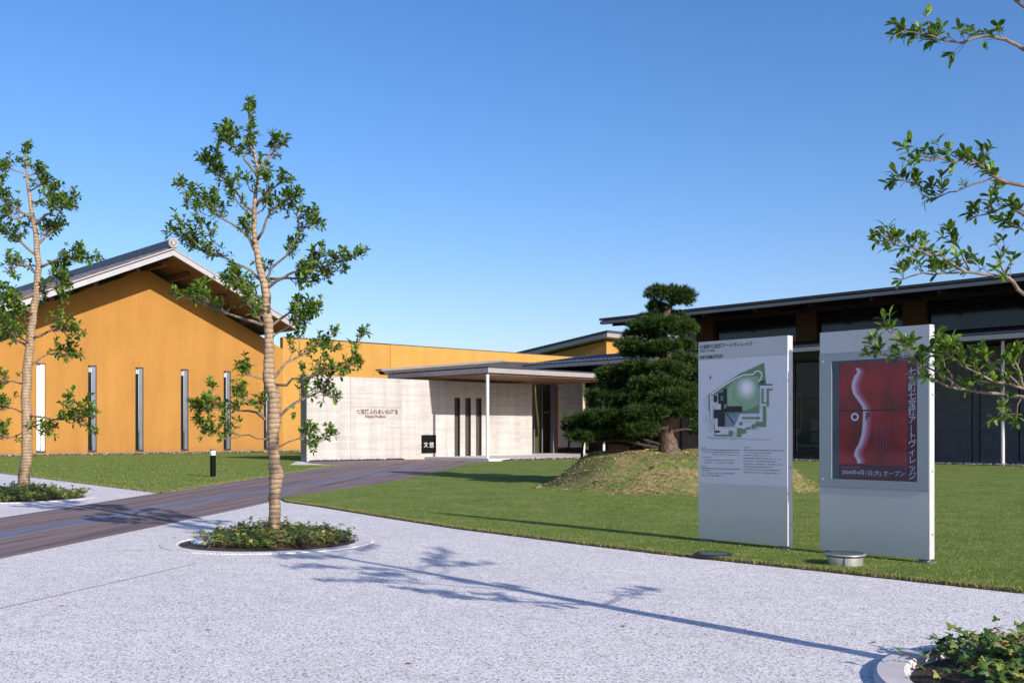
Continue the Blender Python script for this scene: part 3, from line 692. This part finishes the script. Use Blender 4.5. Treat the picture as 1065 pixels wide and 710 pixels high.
def glyphs(x, y, x1, sl, h=.95, gap=.12):
    x0 = x
    while x0 < x1:
        w_ = rnd.uniform(.55, .9); yy = y+sl*(x0-x)
        if rnd.random() > gap:
            k = rnd.random()
            rowq(tx, x0, x0+w_, yy, h*.32, sl); rowq(tx, x0+w_*.1, x0+w_*.9, yy+h*.66, h*.28, sl)
            if k > .35: rowq(tx, x0+w_*.35, x0+w_*.62, yy+h*.1, h*.8, sl)
        x0 += w_+.22
for y_, x0, x1 in ((464.6,729.6,733.9),(469.2,730.2,768.5),(472,741,768),(474.6,730.5,740),(477.4,733.5,763),(480.2,732.5,763),(484.0,729.6,735.6),(488.4,730,738.5),(491,730.2,764),(493.6,730.2,751)): glyphs(x0, y_, x1, .022)
for k, x1 in enumerate((802, 800, 812.5, 810, 814.5, 803, 811.5, 812)): glyphs(773.6, 469.8+k*2.95, x1, .025)
glyphs(773.4, 464.6, 780, .02)
build('small_print', tx, M_ink, s1)

s2l, s2r = on_a(852.6, 0, SA)[0], on_a(967, 0, SA)[0]
s2 = sign_body('poster_case', 'tall silver display case with red exhibition poster, nearest the right edge', s2l, s2r, 2.68, .075)
zs1 = on_a(852.6, 368.6, SA)[1]; zs2 = on_a(852.6, 505.5, SA)[1]
face(zs1+.004, 2.678, M_silverH, 'header_panel', s2l, s2r, s2); face(.077, zs2-.004, M_silver, 'lower_panel', s2l, s2r, s2)
ol, orr = on_a(865.3,0,SA)[0], on_a(954.4,0,SA)[0]; oz1 = on_a(865.3,375.7,SA)[1]; oz0 = on_a(865.3,497.6,SA)[1]
dr = MB().box(SA-.012, SA+.01, ol, s2l-.002, zs2, zs1).box(SA-.012, SA+.01, s2r+.004, orr, zs2, zs1).box(SA-.012, SA+.01, orr, ol, oz1, zs1).box(SA-.012, SA+.01, orr, ol, zs2, oz0)
door = build('door_frame', dr, vary('blue_grey_paint', (.25,.30,.315), .5, .2, amt=.03), s2)
for b_, z_ in ((s2l-.045, zs1-.09), (s2l-.045, zs2+.09)): build('lock', MB().tube([(SA-.025,b_,z_),(SA-.012,b_,z_)], .014, 12), M_steel, door)
build('glass', MB().poly([(SA-.004,orr,oz0),(SA-.004,ol,oz0),(SA-.004,ol,oz1),(SA-.004,orr,oz1)]), M_glass, door)
build('backboard', MB().box(SA+.0105, SA+.0118, orr, ol, oz0, oz1), vary('case_backing', (.05,.08,.11), .5), s2)
m = Mat('red_poster', (.35,.01,.02), .35)
vz = m.noise(3.0, 3, .5); m.color(m.ramp(vz, [(.35, (.13,.002,.006)), (.65, (.36,.005,.012))])); M_red = m.m
PL = .0022
def Q(x, y, lay=0): b_, z_ = on_a(860+x/5.073, 370+y/5.073, SA); return (SA+.0095-.0008*lay, b_, z_)
def qp(name, pts, mat, lay): return build(name, MB().poly([Q(x, y, lay) for x, y in pts]), mat, poster)
poster = thing('poster', 'red poster with a white vase outline inside the silver display case', 'poster', (SA+.0095, on_a(905,0,SA)[0], on_a(905,500,SA)[1]), abf=True)
qp('sheet', [(60,37),(62,648),(478,663),(478,22)], M_red, 0)
qp('dark_margin', [(62,568),(62,648),(478,663),(478,582)], vary('poster_plum', (.055,.010,.025), .4), 1)
qp('dark_margin', [(420,24),(420,580),(478,582),(478,22)], vary('poster_dark_red', (.09,.006,.016), .4), 1)
prof = [(150,64),(160,85),(143,108),(131,140),(129,168),(137,200),(160,232),(180,260),(190,285),(188,330),(186,380),(180,420),(165,465),(146,500),(142,525),(155,545),(160,566)]
for k, (w_, c_) in enumerate(((62,(.36,.05,.11)),(48,(.42,.12,.18)),(36,(.46,.24,.32)),(24,(.58,.5,.6)))):
    mb = MB()
    for (x0,y0),(x1,y1) in zip(prof[:-1], prof[1:]): mb.poly([Q(x0,y0,2+k), Q(x1,y1,2+k), Q(x1+w_*(.75 if y1>90 else .6),y1,2+k), Q(x0+w_*(.75 if y0 > 90 else .6),y0,2+k)])
    build('vase_outline', mb, flat('vase_tone', c_), poster)
qp('bar', [(62,285),(62,293),(372,289),(372,281)], BK, 7)
def qa(x, y, lay=7):
    p = Q(x, y, lay); return lambda u, v_: (p[0], p[1]-u, p[2]+v_)
PT = flat('poster_type', (.50,.52,.62))
text_part('O', .128, qa(125, 341), flat('poster_white', (.66,.68,.74)), poster, offset=.004)
text_part('P', .118, qa(202, 337), M_ink, poster, offset=.002)
vt = '七宝町七宝焼アートヴィレッジ'
ys = [84+k*(640-84)/13.2 for k in range(14)]
for k, ch in enumerate(vt):
    y_ = ys[k]+16
    if ch == 'ー':
        qp('vertical_stroke', [(443,y_-30),(443,y_+2),(447,y_+2),(447,y_-30)], PT, 7); continue
    text_part(ch, .098, qa(427, y_), PT, poster, name='title_character', offset=.0012)
text_part('2004年4月1日(木) オープン', .066, qa(76, 622), PT, poster, offset=.0004)
tx2 = MB()
def vglyph(x, y0, y1, w_, mb):
    y_ = y0
    while y_ < y1:
        h_ = rnd.uniform(3, 6)
        if rnd.random() > .15: mb.poly([Q(x,y_,7), Q(x,y_+h_,7), Q(x+w_,y_+h_,7), Q(x+w_,y_,7)])
        y_ += h_+2
for k in range(9): vglyph(372-k*15, 352, 500 if k > 2 else 400, 4, tx2)
vglyph(412, 430, 632, 4, tx2)
x_ = 78
while x_ < 168: tx2.poly([Q(x_,584,7), Q(x_,591,7), Q(x_+5,591,7), Q(x_+5,584,7)]); x_ += 8
x_ = 76
while x_ < 330: tx2.poly([Q(x_,634,7), Q(x_,637,7), Q(x_+6,637,7), Q(x_+6,634,7)]); x_ += 9
build('small_print', tx2, flat('poster_pink_type', (.34,.09,.15)), poster)

# ------------------------------------------------------------------ uplights in the grass
c = gnd(879, 587, .03); up = thing('uplight', 'round steel uplight standing proud of the grass by the poster case', 'lamp', tuple(c))
build('housing', MB().lathe([(.185,-.02),(.19,.07),(.19,.095)], tuple(c), 40), M_steel, up, smooth=True)
build('band', MB().lathe([(.19,.0955),(.205,.0965),(.205,.108),(.19,.109)], tuple(c), 40), M_dark, up, smooth=True)
build('rim', MB().lathe([(.19,.1095),(.222,.111),(.224,.122),(.20,.13)], tuple(c), 40), M_steel, up, smooth=True)
build('cover', MB().lathe([(.001,.118),(.20,.127)], tuple(c), 40), M_lens, up)
build('seam', MB().box(c.x-.075, c.x-.062, c.y-.182, c.y-.165, .035, .128), M_dark, up)
c = gnd(741.5, 575.5, .05); up = thing('uplight', 'flat round uplight flush in grass before the map board', 'lamp', tuple(c))
build('rim', MB().lathe([(.225,-.03),(.225,.0),(.21,.008),(.185,.008)], tuple(c), 40), M_dark, up)
build('cover', MB().lathe([(.001,.012),(.10,.012),(.185,.006)], tuple(c), 40), M_lens, up)

# bollard
c = gnd(221.5, 496.5); bo = thing('bollard', 'black bollard light with a white cap on the lawn', 'bollard', tuple(c))
build('column', MB().lathe([(.001,0),(.09,0),(.09,.72),(.001,.72)], tuple(c), 24), M_black, bo)
build('light_cap', MB().lathe([(.001,.721),(.088,.721),(.088,.88),(.001,.88)], tuple(c), 24), M_white, bo)
build('top_cap', MB().lathe([(.001,.881),(.092,.881),(.092,.905),(.001,.91)], tuple(c), 24), M_black, bo)

# ------------------------------------------------------------------ trees
class Leaves:
    def __init__(s): s.v = []; s.f = []
    def leaf(s, p, d, up, L, W):
        """obovate leaf folded along its midrib"""
        d = d.normalized(); side = d.cross(up)
        if side.length < 1e-4: side = d.cross(Vector((1,.3,0)))
        side.normalize(); nrm = side.cross(d); n = len(s.v)
        droop = nrm*(-.12*L)
        s.v += [tuple(p), tuple(p+d*L*.45+side*W*.42+nrm*W*.12), tuple(p+d*L*.78+side*W*.40+nrm*W*.1+droop*.5), tuple(p+d*L+droop),
                tuple(p+d*L*.78-side*W*.40+nrm*W*.1+droop*.5), tuple(p+d*L*.45-side*W*.42+nrm*W*.12), tuple(p+d*L*.6)]
        s.f += [(n, n+1, n+2, n+6), (n+6, n+2, n+3, n+4), (n, n+6, n+4, n+5)]
    def whorl(s, p, d, L, k):
        d = d.normalized(); a = d.cross(Vector((0,0,1)));
        if a.length < .05: a = Vector((1,0,0))
        a.normalize(); b = d.cross(a)
        for i in range(k):
            t = 6.283*i/k+rnd.uniform(-.5,.5); tilt = rnd.uniform(.35,1.35)
            dd = d*math.cos(tilt)+(a*math.cos(t)+b*math.sin(t))*math.sin(tilt)+Vector((0,0,rnd.uniform(-.15,.25)))
            l = L*rnd.uniform(.5,1.2); s.leaf(p+d*rnd.uniform(-.35,.1)*L, dd, Vector((rnd.uniform(-.5,.5),rnd.uniform(-.5,.5),1)), l, l*rnd.uniform(.42,.55))
def rv(): return Vector((rnd.gauss(0,1), rnd.gauss(0,1), rnd.gauss(0,1)))
def along(P, t):
    ls = [(P[i+1]-P[i]).length for i in range(len(P)-1)]; T = sum(ls)*t
    for i, l in enumerate(ls):
        if T <= l or i == len(ls)-1: return P[i].lerp(P[i+1], min(1, T/max(l,1e-6))), (P[i+1]-P[i]).normalized()
        T -= l
def wiggle(P, amp, sub=3):
    Q_ = [P[0]]
    for i in range(len(P)-1):
        L = (P[i+1]-P[i]).length
        for k in range(1, sub+1):
            q = P[i].lerp(P[i+1], k/sub)
            if k < sub: q = q+rv()*amp*L
            Q_.append(q)
    return Q_
def foliate(lv, tw, P, r0, leafL, t0, dens, spread, kmin=6, kmax=9):
    L = sum((P[i+1]-P[i]).length for i in range(len(P)-1))
    for _ in range(max(3, int(L*dens))):
        t = t0+(1-t0)*rnd.random()**.8; p, d = along(P, t)
        dd = (d*.7+rv()*.55+Vector((0,0,.45))).normalized(); l = spread*rnd.uniform(.3,1)*(1.15-t*.5)
        mid = p+dd*l*.5+rv()*l*.08; q = p+dd*l+Vector((0,0,.06*l))
        tw.tube([p, mid, q], [r0*.5, r0*.35, r0*.22], 4, False)
        lv.whorl(q, (q-mid), leafL, rnd.randint(kmin, kmax))
        if rnd.random() < .6: lv.whorl(mid, dd+rv()*.4, leafL*.9, rnd.randint(3, 5))
    q, d = P[-1], (P[-1]-P[-2]); lv.whorl(q, d, leafL, kmax)
def make_tree(label, trunk, branches, Yb, leafL, dens, spread, base, extra=0, ext_z=(2, 5), group=None, rr=.03, depth=.6, ext_len=(.5,1.2), leafk=(6,9), flip=None, nsub=3, angs=None):
    t = thing('young_tree', label, 'tree', tuple(base), group=group)
    TP = [pt(x, y, Yb) for x, y, r in trunk]; TR = [r*.86 for x, y, r in trunk]
    TP[0] = Vector((TP[0].x, TP[0].y, .0))
    TPw = []; TRw = []
    for i in range(len(TP)-1):
        for k in range(4):
            f = k/4; q = TP[i].lerp(TP[i+1], f); TPw.append(q+(rv()*.006 if (i or k) else Vector())); TRw.append((TR[i]*(1-f)+TR[i+1]*f)*rnd.uniform(.985,1.02))
    TPw.append(TP[-1]); TRw.append(TR[-1])
    tb = MB(); tb.tube(TPw, TRw, 14); build('trunk', tb, M_bark, t, smooth=True)
    lv = Leaves(); tw = MB(); lb = MB()
    for i, br in enumerate(branches):
        thick = rr
        if isinstance(br[-1], (int, float)): thick = rr*br[-1]; br = br[:-1]
        tot = 0; dsign = (depth*rnd.uniform(-1, 1)) if flip is None else depth*flip[i % len(flip)]
        P = []; x0, y0 = br[0]
        for (x, y) in br:
            q = pt(x, y, Yb); dist = math.hypot(x-x0, y-y0)*Yb/F
            Yq = Yb+dsign*dist; P.append(pt(x, y, Yq))
        P = wiggle(P, .035); n_ = len(P)
        lb.tube(P, [thick*(1-.78*k/(n_-1)) for k in range(n_)], 7)
        foliate(lv, tw, P, .012*rr/.03, leafL, .38, dens, spread, *leafk)
        Lb = sum((P[i+1]-P[i]).length for i in range(n_-1))
        for _ in range(nsub):
            q, d = along(P, rnd.uniform(.35,.85)); dd = (d*.8+rv()*.5+Vector((0,0,.35))).normalized(); l_ = Lb*rnd.uniform(.2,.36)
            S = wiggle([q, q+dd*l_*.55, q+(dd+Vector((0,0,.15)))*l_], .06); lb.tube(S, [thick*.4*(1-.7*k/(len(S)-1)) for k in range(len(S))], 5)
            foliate(lv, tw, S, .01*rr/.03, leafL, .2, dens*.9, spread*.85, *leafk)
    top = [q for q in TPw[int(len(TPw)*.86):]]
    foliate(lv, tw, top, .01, leafL, 0, dens*1.5, spread*.75, *leafk)
    for _ in range(extra):
        z_ = rnd.uniform(*ext_z); k = min(range(len(TPw)), key=lambda k: abs(TPw[k].z-z_)); p = TPw[k]
        ang = rnd.choice((1,-1))*rnd.uniform(1.1, 2.0) if angs is None else rnd.uniform(*angs); L = rnd.uniform(*ext_len)*(1.25-.75*(z_-ext_z[0])/(ext_z[1]-ext_z[0]))
        d = Vector((math.cos(ang), math.sin(ang), rnd.uniform(.1,.5)))
        P = wiggle([p, p+d*L*.5, p+d*L+Vector((0,0,.1))], .05)
        n_ = len(P); lb.tube(P, [rr*.7*(1-.75*k/(n_-1)) for k in range(n_)], 6); foliate(lv, tw, P, .01, leafL, .35, dens, spread, *leafk)
    build('limbs', lb, M_limb, t, smooth=True); 
    cr = MB(); cr.v = lv.v+tw.v; k_ = len(lv.v); cr.f = lv.f+[tuple(i+k_ for i in f) for f in tw.f]
    co_ = build('crown', cr, M_leaf, t); co_.data.materials.append(M_limb); nl = len(lv.f)
    co_.data.polygons.foreach_set('material_index', [0]*nl+[1]*(len(co_.data.polygons)-nl))
    return t
GT = 'young trees with wrapped trunks in round beds'
Y1 = gnd(285, 561).y
trunk1 = [(285,561,.125),(285.5,545,.098),(286,525,.092),(286,508,.092),(287,494,.118),(285,480,.09),(284,455,.088),(285,436,.11),(285,415,.095),(280,395,.10),(279,372,.078),(280,350,.075),(279,333,.075),(276,300,.07),(268,272,.05),(264,238,.042),(265,208,.032),(269,180,.024),(264,155,.018),(258,128,.012),(259,104,.006)]
b1 = [[(277,298),(261,281),(238,270),(215,263),(177,241)], [(266,262),(259,248),(240,232),(219,219),(203,205),(186,192)], [(264,222),(257,215),(244,197),(228,182),(211,164)],
  [(268,184),(258,170),(248,157),(232,146)], [(279,335),(262,318),(248,300),.5], [(279,338),(255,332),(226,322),(200,312),(186,307),1.1],
  [(277,300),(288,292),(306,283),(343,276),(374,262),1.2], [(278,292),(281,280),(299,265),(317,237),(330,232)], [(267,250),(281,219),(306,208)], [(266,215),(282,196),(297,188)], [(269,178),(288,153),(296,150)],
  [(279,342),(306,322),(332,318)], [(281,352),(305,338),(330,322),.5], [(265,146),(250,142),(238,136),.5], [(275,310),(250,300),(232,290)], [(281,290),(310,290),(338,285)],
  [(281,396),(298,377),(329,359),(349,361),1.1], [(283,400),(318,393),(337,387),(373,377),.9], [(285,436),(306,419),(333,407),(349,415),1.1], [(285,466),(310,456),(330,460),(343,449),.6],
  [(284,439),(259,427),(235,424),(201,424),.9], [(283,440),(262,420),(246,412),.6], [(280,396),(262,391),(249,384),.7], [(284,458),(259,452),(235,456),(207,438),.6]]
make_tree('young tree with rope-wrapped trunk standing alone in the centre-left round ivy bed', trunk1, b1, Y1, .088, 25, .235, gnd(285,561), extra=8, ext_z=(2.9,5.2), group=GT, depth=.55, rr=.022, ext_len=(.35,.85), leafk=(4,8))
Y3 = gnd(24, 516).y
trunk3 = [(24,516,.185),(25,495,.145),(28,470,.135),(28,440,.13),(27,410,.125),(29,380,.12),(32,350,.105),(34,327,.10),(38,305,.09),(40,275,.08),(37,243,.065),(32,212,.05),(28,187,.035),(27,165,.022),(28,149,.01)]
b3 = [[(42,278),(68,268),(94,268)], [(41,302),(56,288),(68,276)], [(33,210),(52,204),(71,213)], [(37,265),(20,250),(0,240)], [(38,255),(55,240),(62,232)], [(34,230),(12,214),(-2,205)], [(35,235),(52,222),(66,212),],
  [(39,305),(15,312),(2,300)], [(32,320),(10,330),(-14,318)], [(40,295),(60,300),(72,296)], [(42,285),(22,275),(8,282)],
  [(32,352),(59,342),(79,343)], [(30,380),(50,368),(79,370),.8], [(29,400),(12,396),(-8,402),.8], [(28,432),(55,436),(78,434),(95,432),.8], [(28,430),(12,424),(-4,428),.8], [(28,440),(40,447),(50,450),.6], [(28,450),(10,455),(-6,452),.6], [(28,360),(10,350),(-6,358)],
  [(24,180),(12,176),(2,182),.5], [(24,185),(38,180),(45,184),.5], [(33,222),(15,228),(4,224)], [(29,200),(44,192),(52,196),.6]]
make_tree('young tree with wrapped trunk at the left edge before the orange wall', trunk3, b3, Y3, .125, 17, .40, gnd(24,516), extra=8, ext_z=(3.4,6.6), group=GT, depth=.6, rr=.034, ext_len=(.5,1.2), leafk=(5,8), nsub=4)
# foreground tree: trunk just beyond the right edge, limbs reach into the picture
Y2 = 5.95; tx_ = 1122
trunk2 = [(tx_,722,.11),(tx_,680,.088),(tx_+2,600,.082),(tx_,520,.095),(tx_-2,430,.085),(tx_+2,330,.07),(tx_+4,240,.06),(tx_,140,.045),(tx_+3,40,.035),(tx_,-60,.026),(tx_-4,-180,.018),(tx_,-290,.012),(tx_,-360,.006)]
b2 = [[(tx_,98),(1090,66),(1064,51),(1045,41),(1028,37),(1005,43),(985,43),(960,36),(936,31)], [(tx_,228),(1090,205),(1065,193),(1038,186),(1021,173),(1001,166),(965,167),(950,165)],
  [(1065,193),(1029,186),(1004,195),(979,204),(955,193),(930,187),.5], [(tx_,262),(1090,240),(1065,224),(1049,213),(1032,221),(1012,226)], [(1088,240),(1065,240),(1049,235),.6],
  [(tx_,350),(1088,322),(1065,306),(1049,289),(1032,286),(1004,283),(979,266),(948,257),(910,251)], [(1020,285),(980,284),(948,287),(937,291),.5], [(1008,281),(1000,262),(990,243),.5], [(1045,289),(1040,268),(1046,262),.5],
  [(tx_,432),(1090,418),(1065,413),(1045,411),(1015,407),(986,402),(958,389),(941,360),(921,341)], [(1000,405),(963,381),(935,372),(902,367),.5], [(tx_,428),(1088,412),(1065,404),(1034,397),(1000,380),(985,366),.8],
  [(1065,404),(1040,385),(1020,372),.6],[(1065,404),(1058,380),(1050,366),.6], [(1062,412),(1058,425),(1057,434),.4], [(1050,411),(1040,428),(1033,436),.4], [(990,402),(980,370),(975,350),.4],
  [(tx_,60),(1090,20),(1050,-5),(1010,-25),(1000,-12)], [(tx_,0),(1080,-60),(1020,-90)], [(tx_,-100),(1090,-150),(1050,-170)],
  [(tx_,430),(1180,400),(1250,380)], [(tx_,330),(1190,300),(1290,250)], [(tx_,220),(1190,180),(1270,130)], [(tx_,100),(1180,60),(1240,10)], [(tx_,0),(1170,-50),(1210,-90)], [(tx_,-150),(1150,-190),(1170,-220)]]
fl = [.1,-.15,.25,.3,.1,-.2,.1,.3,0,.05,.35,-.2,.1,-.1,.2,0,.1,.2,-.2,.3,.6,-.5,.5,-.6,.4,-.3]
make_tree('young tree at the right edge, its leafy limbs reaching before the poster case', trunk2, b2, Y2, .066, 21, .15, gnd(tx_,721), extra=30, ext_z=(2.3,5.7), group=GT, depth=1.0, rr=.014, ext_len=(.7,1.5), leafk=(5,7), flip=fl, nsub=0, angs=(-1.5,1.15))

# beds and ivy
def bed(cx_, cy_, rin, rout, hgt, label, cm=None):
    t = thing('planting_bed', label, 'planter', (cx_, cy_, 0), group='round tree beds')
    c_ = (cx_, cy_, 0)
    build('curb', MB().lathe([(rout,-.01),(rout,hgt*.7),(rout-.02,hgt),(rin+.015,hgt),(rin,hgt-.012),(rin,-.01)], c_, 96), cm or M_curb, t)
    s = MB(); s.lathe([(.001,.06),(rin*.5,.05),(rin*.9,.02),(rin-.003,-.003)], c_, 48); build('soil', s, M_soil, t, smooth=True)
    return t
def ivy(cx_, cy_, rin, n_runner, leafL, label, hmax, thin=None, hole=.2):
    lv = Leaves(); tw = MB(); V = lv.v; Fs = lv.f
    def ivl(p, L):
        n_ = Vector((rnd.gauss(0,.5), rnd.gauss(0,.5)-.2, 1)).normalized(); t = rnd.uniform(0,6.28); u = Vector((math.cos(t), math.sin(t), 0)); u = (u-n_*u.dot(n_)).normalized(); w_ = n_.cross(u)
        b_ = len(V); sh = [(0,-.05),(.42,-.12),(.52,.22),(.22,.30),(.2,.52),(0,1),(-.2,.52),(-.22,.30),(-.52,.22),(-.42,-.12)]
        for x, y in sh: V.append(tuple(p+w_*x*L+u*y*L+n_*(-.15*L*abs(x)-.1*L*y*y)))
        V.append(tuple(p+u*.25*L)); 
        for i in range(10): Fs.append((b_+10, b_+i, b_+(i+1)%10))
    for _ in range(n_runner):
        t = rnd.uniform(0,6.28); r = rin*math.sqrt(rnd.random())*.97
        if r < hole: continue
        x, y = cx_+r*math.cos(t), cy_+r*math.sin(t)
        if thin and thin(x, y) and rnd.random() < .93: continue
        hm = hmax*rnd.uniform(.3,1)*(1.05-.5*(r/rin)**3)*(.55+.9*max(0, math.sin(x*3.3+cx_)*math.sin(y*2.9+1)*.5+.5))
        ang = rnd.uniform(0,6.28); L = rnd.uniform(.12,.3); p = Vector((x,y,.02)); P = [p]
        for k in range(4):
            f = (k+1)/4; P.append(Vector((x+math.cos(ang)*L*f, y+math.sin(ang)*L*f, .03+hm*math.sin(f*2.0))))
        tw.tube(P, .003, 4, False)
        for k in range(7): q, d = along(P, rnd.uniform(.15,1)); ivl(q+rv()*.02+Vector((0,0,.015)), leafL*rnd.uniform(.6,1.2))
    t = thing('ivy', label, 'ivy', (cx_, cy_, .02)); t['kind'] = 'stuff'
    a_ = MB(); a_.v = V; a_.f = Fs; build('leaves', a_, M_ivy, t); build('runners', tw, M_wood, t)
    return t
c1_ = gnd(281, 563); c1_ = Vector((c1_.x, 14.05, 0))
bed(c1_.x, c1_.y, 1.18, 1.40, .012, 'round ivy bed with flush concrete rim under the centre-left tree', M_pave)
def thin1(x, y): return (x < c1_.x-.55 and y < c1_.y+.3) or (y < c1_.y-.9)
ivy(c1_.x, c1_.y, 1.14, 600, .055, 'trailing green ivy around the centre-left tree trunk', .19, thin1)
c3_ = gnd(12, 518)
bed(c3_.x, c3_.y, 1.55, 1.75, .012, 'round ivy bed at the left edge under the wrapped tree', M_pave)
ivy(c3_.x, c3_.y, 1.55, 560, .075, 'green and yellow ivy at the foot of the left edge tree', .22)
bed(3.42, 5.95, 1.09, 1.28, .05, 'round bed with raised pale concrete curb in the bottom right corner')
def thin2(x, y): return x < 2.78 or (y > 6.85 and x < 3.0)
ivy(3.44, 5.95, 1.10, 620, .058, 'glossy green ivy spilling over the bottom right curb', .17, thin2)
# a few big loose sprigs over the near curb
# valve cover in the centre bed
vc = thing('valve_cover', 'pale blue round valve cover at the left of the centre bed', 'cover', (c1_.x-.78, c1_.y-.35, .03))
build('lid', MB().lathe([(.001,.04),(.15,.04),(.16,.03),(.16,.0)], (c1_.x-.78, c1_.y-.35, .03), 24), vary('blue_plastic', (.28,.36,.48), .4), vc)

# fallen leaves
for px, py, lb_ in ((180,558.5,'curled brown leaf on the pavement left of the centre bed'), (212,655,'tiny brown leaf on the open pavement at lower left'), (645,651,'dry leaf scrap on the pavement below the tree shadow'), (420,690,'dry leaf scrap at the bottom middle of the pavement'), (60,630,'brown leaf on the pavement beside the long joint'), (905,668,'small brown leaf just left of the bottom right curb')):
    q = gnd(px, py, .006); l_ = Leaves(); l_.leaf(q, Vector((1,.4,.1)), Vector((.2,.1,1)), .06, .03)
    a_ = MB(); a_.v = [(x-q.x, y-q.y, z_-q.z) for x, y, z_ in l_.v]; a_.f = l_.f; o = build('fallen_leaf', a_, M_wood); o.location = q; tag(o, lb_, 'leaf')

# ------------------------------------------------------------------ pine on the mound
YP = 28.0; pb = pt(694, 471, YP); pb.z = mound_z(pb.x, pb.y)
pine = thing('pine_tree', 'black pine with clipped cloud-like pads on the grassy mound', 'tree', tuple(pb))
tr = [(697,474,.36),(695,466,.27),(692,448,.19),(689,430,.175),(690,410,.165),(694,392,.15),(694,374,.15),(690,358,.14),(689,342,.12),(692,328,.10),(697,318,.07),(699,308,.04)]
TP = [pt(x, y, YP) for x, y, r in tr]; TP[0].z = pb.z-.1
tb = MB(); tb.tube(wiggle(TP, .03, 3), np.interp(np.linspace(0, 11, 34), range(12), [r for _,_,r in tr]), 14); build('trunk', tb, M_pinebark, pine, smooth=True)
pads = [(698,308,24,8,0),(684,304,10,5,.3),(683,320,9,5,.2),(708,314,12,5,-.2),
 (688,340,32,9,0),(668,350,20,8,.5),(704,344,20,9,-.5),(690,331,22,7,.4),(655,360,14,6,-.3),(668,368,22,6,.3),(709,362,14,8,.3),(712,377,14,7,-.3),(700,392,22,7,.4),
 (648,389,26,8,.2),(664,383,18,7,-.4),(634,394,12,6,.2),(705,378,18,7,1.0),
 (690,411,30,9,.6),(664,414,22,8,-.6),(712,408,18,9,.2),(627,413,18,9,.3),(640,421,14,7,-.3),(700,424,28,7,1.1),
 (610,439,22,7,0),(599,446,13,5,.4),(628,434,22,7,-.5),(648,441,24,9,.5),(664,446,18,9,-.4),(625,453,28,7,.3),(648,458,24,6,.7),(605,455,16,5,-.2),(672,440,14,8,1.2),(722,432,12,6,.6),(730,448,14,7,.9),(728,392,12,7,.3),(692,384,20,7,-.7),(682,400,22,8,-.9),(700,414,24,8,-1.0),(672,430,22,8,-1.0),(666,448,18,9,-.9),(710,430,18,8,-.6),(690,362,18,6,-.6),(640,404,20,7,.9),(672,394,22,8,.6),(716,396,18,8,.6),(618,448,22,7,1.0),(664,458,20,7,.9)]
lb = MB(); NV = []; M_ = 0
for (x, y, hw, hh, dep) in pads:
    c_ = pt(x, y, YP+dep); s = YP/F; rx = hw*s; rz = hh*s; ry = rx*.85
    k = min(range(len(TP)), key=lambda k: abs(TP[k].z-(c_.z-.12*(c_-TP[k]).length))); p0 = TP[k]
    P = wiggle([p0, p0.lerp(c_, .5)+Vector((0,0,.05)), c_+Vector((0,0,-rz*.5))], .06); n_ = len(P)
    lb.tube(P, [.05*(1-.7*i/(n_-1)) for i in range(n_)], 6)
    nt = int(400*rx*ry*3.2)+110
    for _ in range(nt):
        t = rnd.uniform(0,6.283); r = math.sqrt(rnd.random()); wob = 1+.16*math.sin(5*t+x)+.12*math.sin(9*t+y); ex = r*math.cos(t)*wob; ey = r*math.sin(t)*wob
        top = math.sqrt(max(0, 1-r*r)); zq = (top*rnd.uniform(.35,1) if rnd.random() < .75 else -rnd.uniform(0,.55)*top)
        p = c_+Vector((ex*rx, ey*ry, zq*rz*(1+.3*math.sin(ex*4.5+x)*math.cos(ey*4+y))+rnd.gauss(0,.03)))
        d = Vector((ex*.6, ey*.6, .8+rnd.gauss(0,.2))).normalized() if zq > -.05 else Vector((ex*.9, ey*.9, .15))
        for _k in range(12):
            dd = (d+rv()*.42).normalized(); L = rnd.uniform(.09,.16); sd_ = dd.cross(rv()).normalized()*.0095
            NV += [p-sd_, p+sd_, p+dd*L]
    if rnd.random() < .9:
        for _q in range(3):
            e_ = c_+Vector((rnd.uniform(-.7,.7)*rx, rnd.uniform(-.7,.7)*ry, 0)); lb.tube([P[-2], e_], [.02,.008], 4)
V = np.array([tuple(v_) for v_ in NV])-np.array(tuple(pb))
o = big_mesh('needle_pads', V, np.arange(len(V)).reshape(-1, 3), M_needle, 3); o.parent = pine; OFF[o.name] = tuple(pb)
M_pinelimb = vary('dark_pine_limb', (.03,.023,.018), .9, amt=.3, scale=8)
build('limbs', lb, M_pinelimb, pine, smooth=True)
# support prop at the left of the pine
q0 = pt(604, 476, 29.6); q0.z = mound_z(q0.x, q0.y)
pp = MB().tube([q0, pt(606,463,29.6), pt(610,449,29.4)], [.04,.035,.03], 8)
o = build('branch_prop', pp, M_pinelimb, None, off=tuple(q0)); o.location = q0; tag(o, 'dark wooden prop under the lowest left pine branch', 'prop')
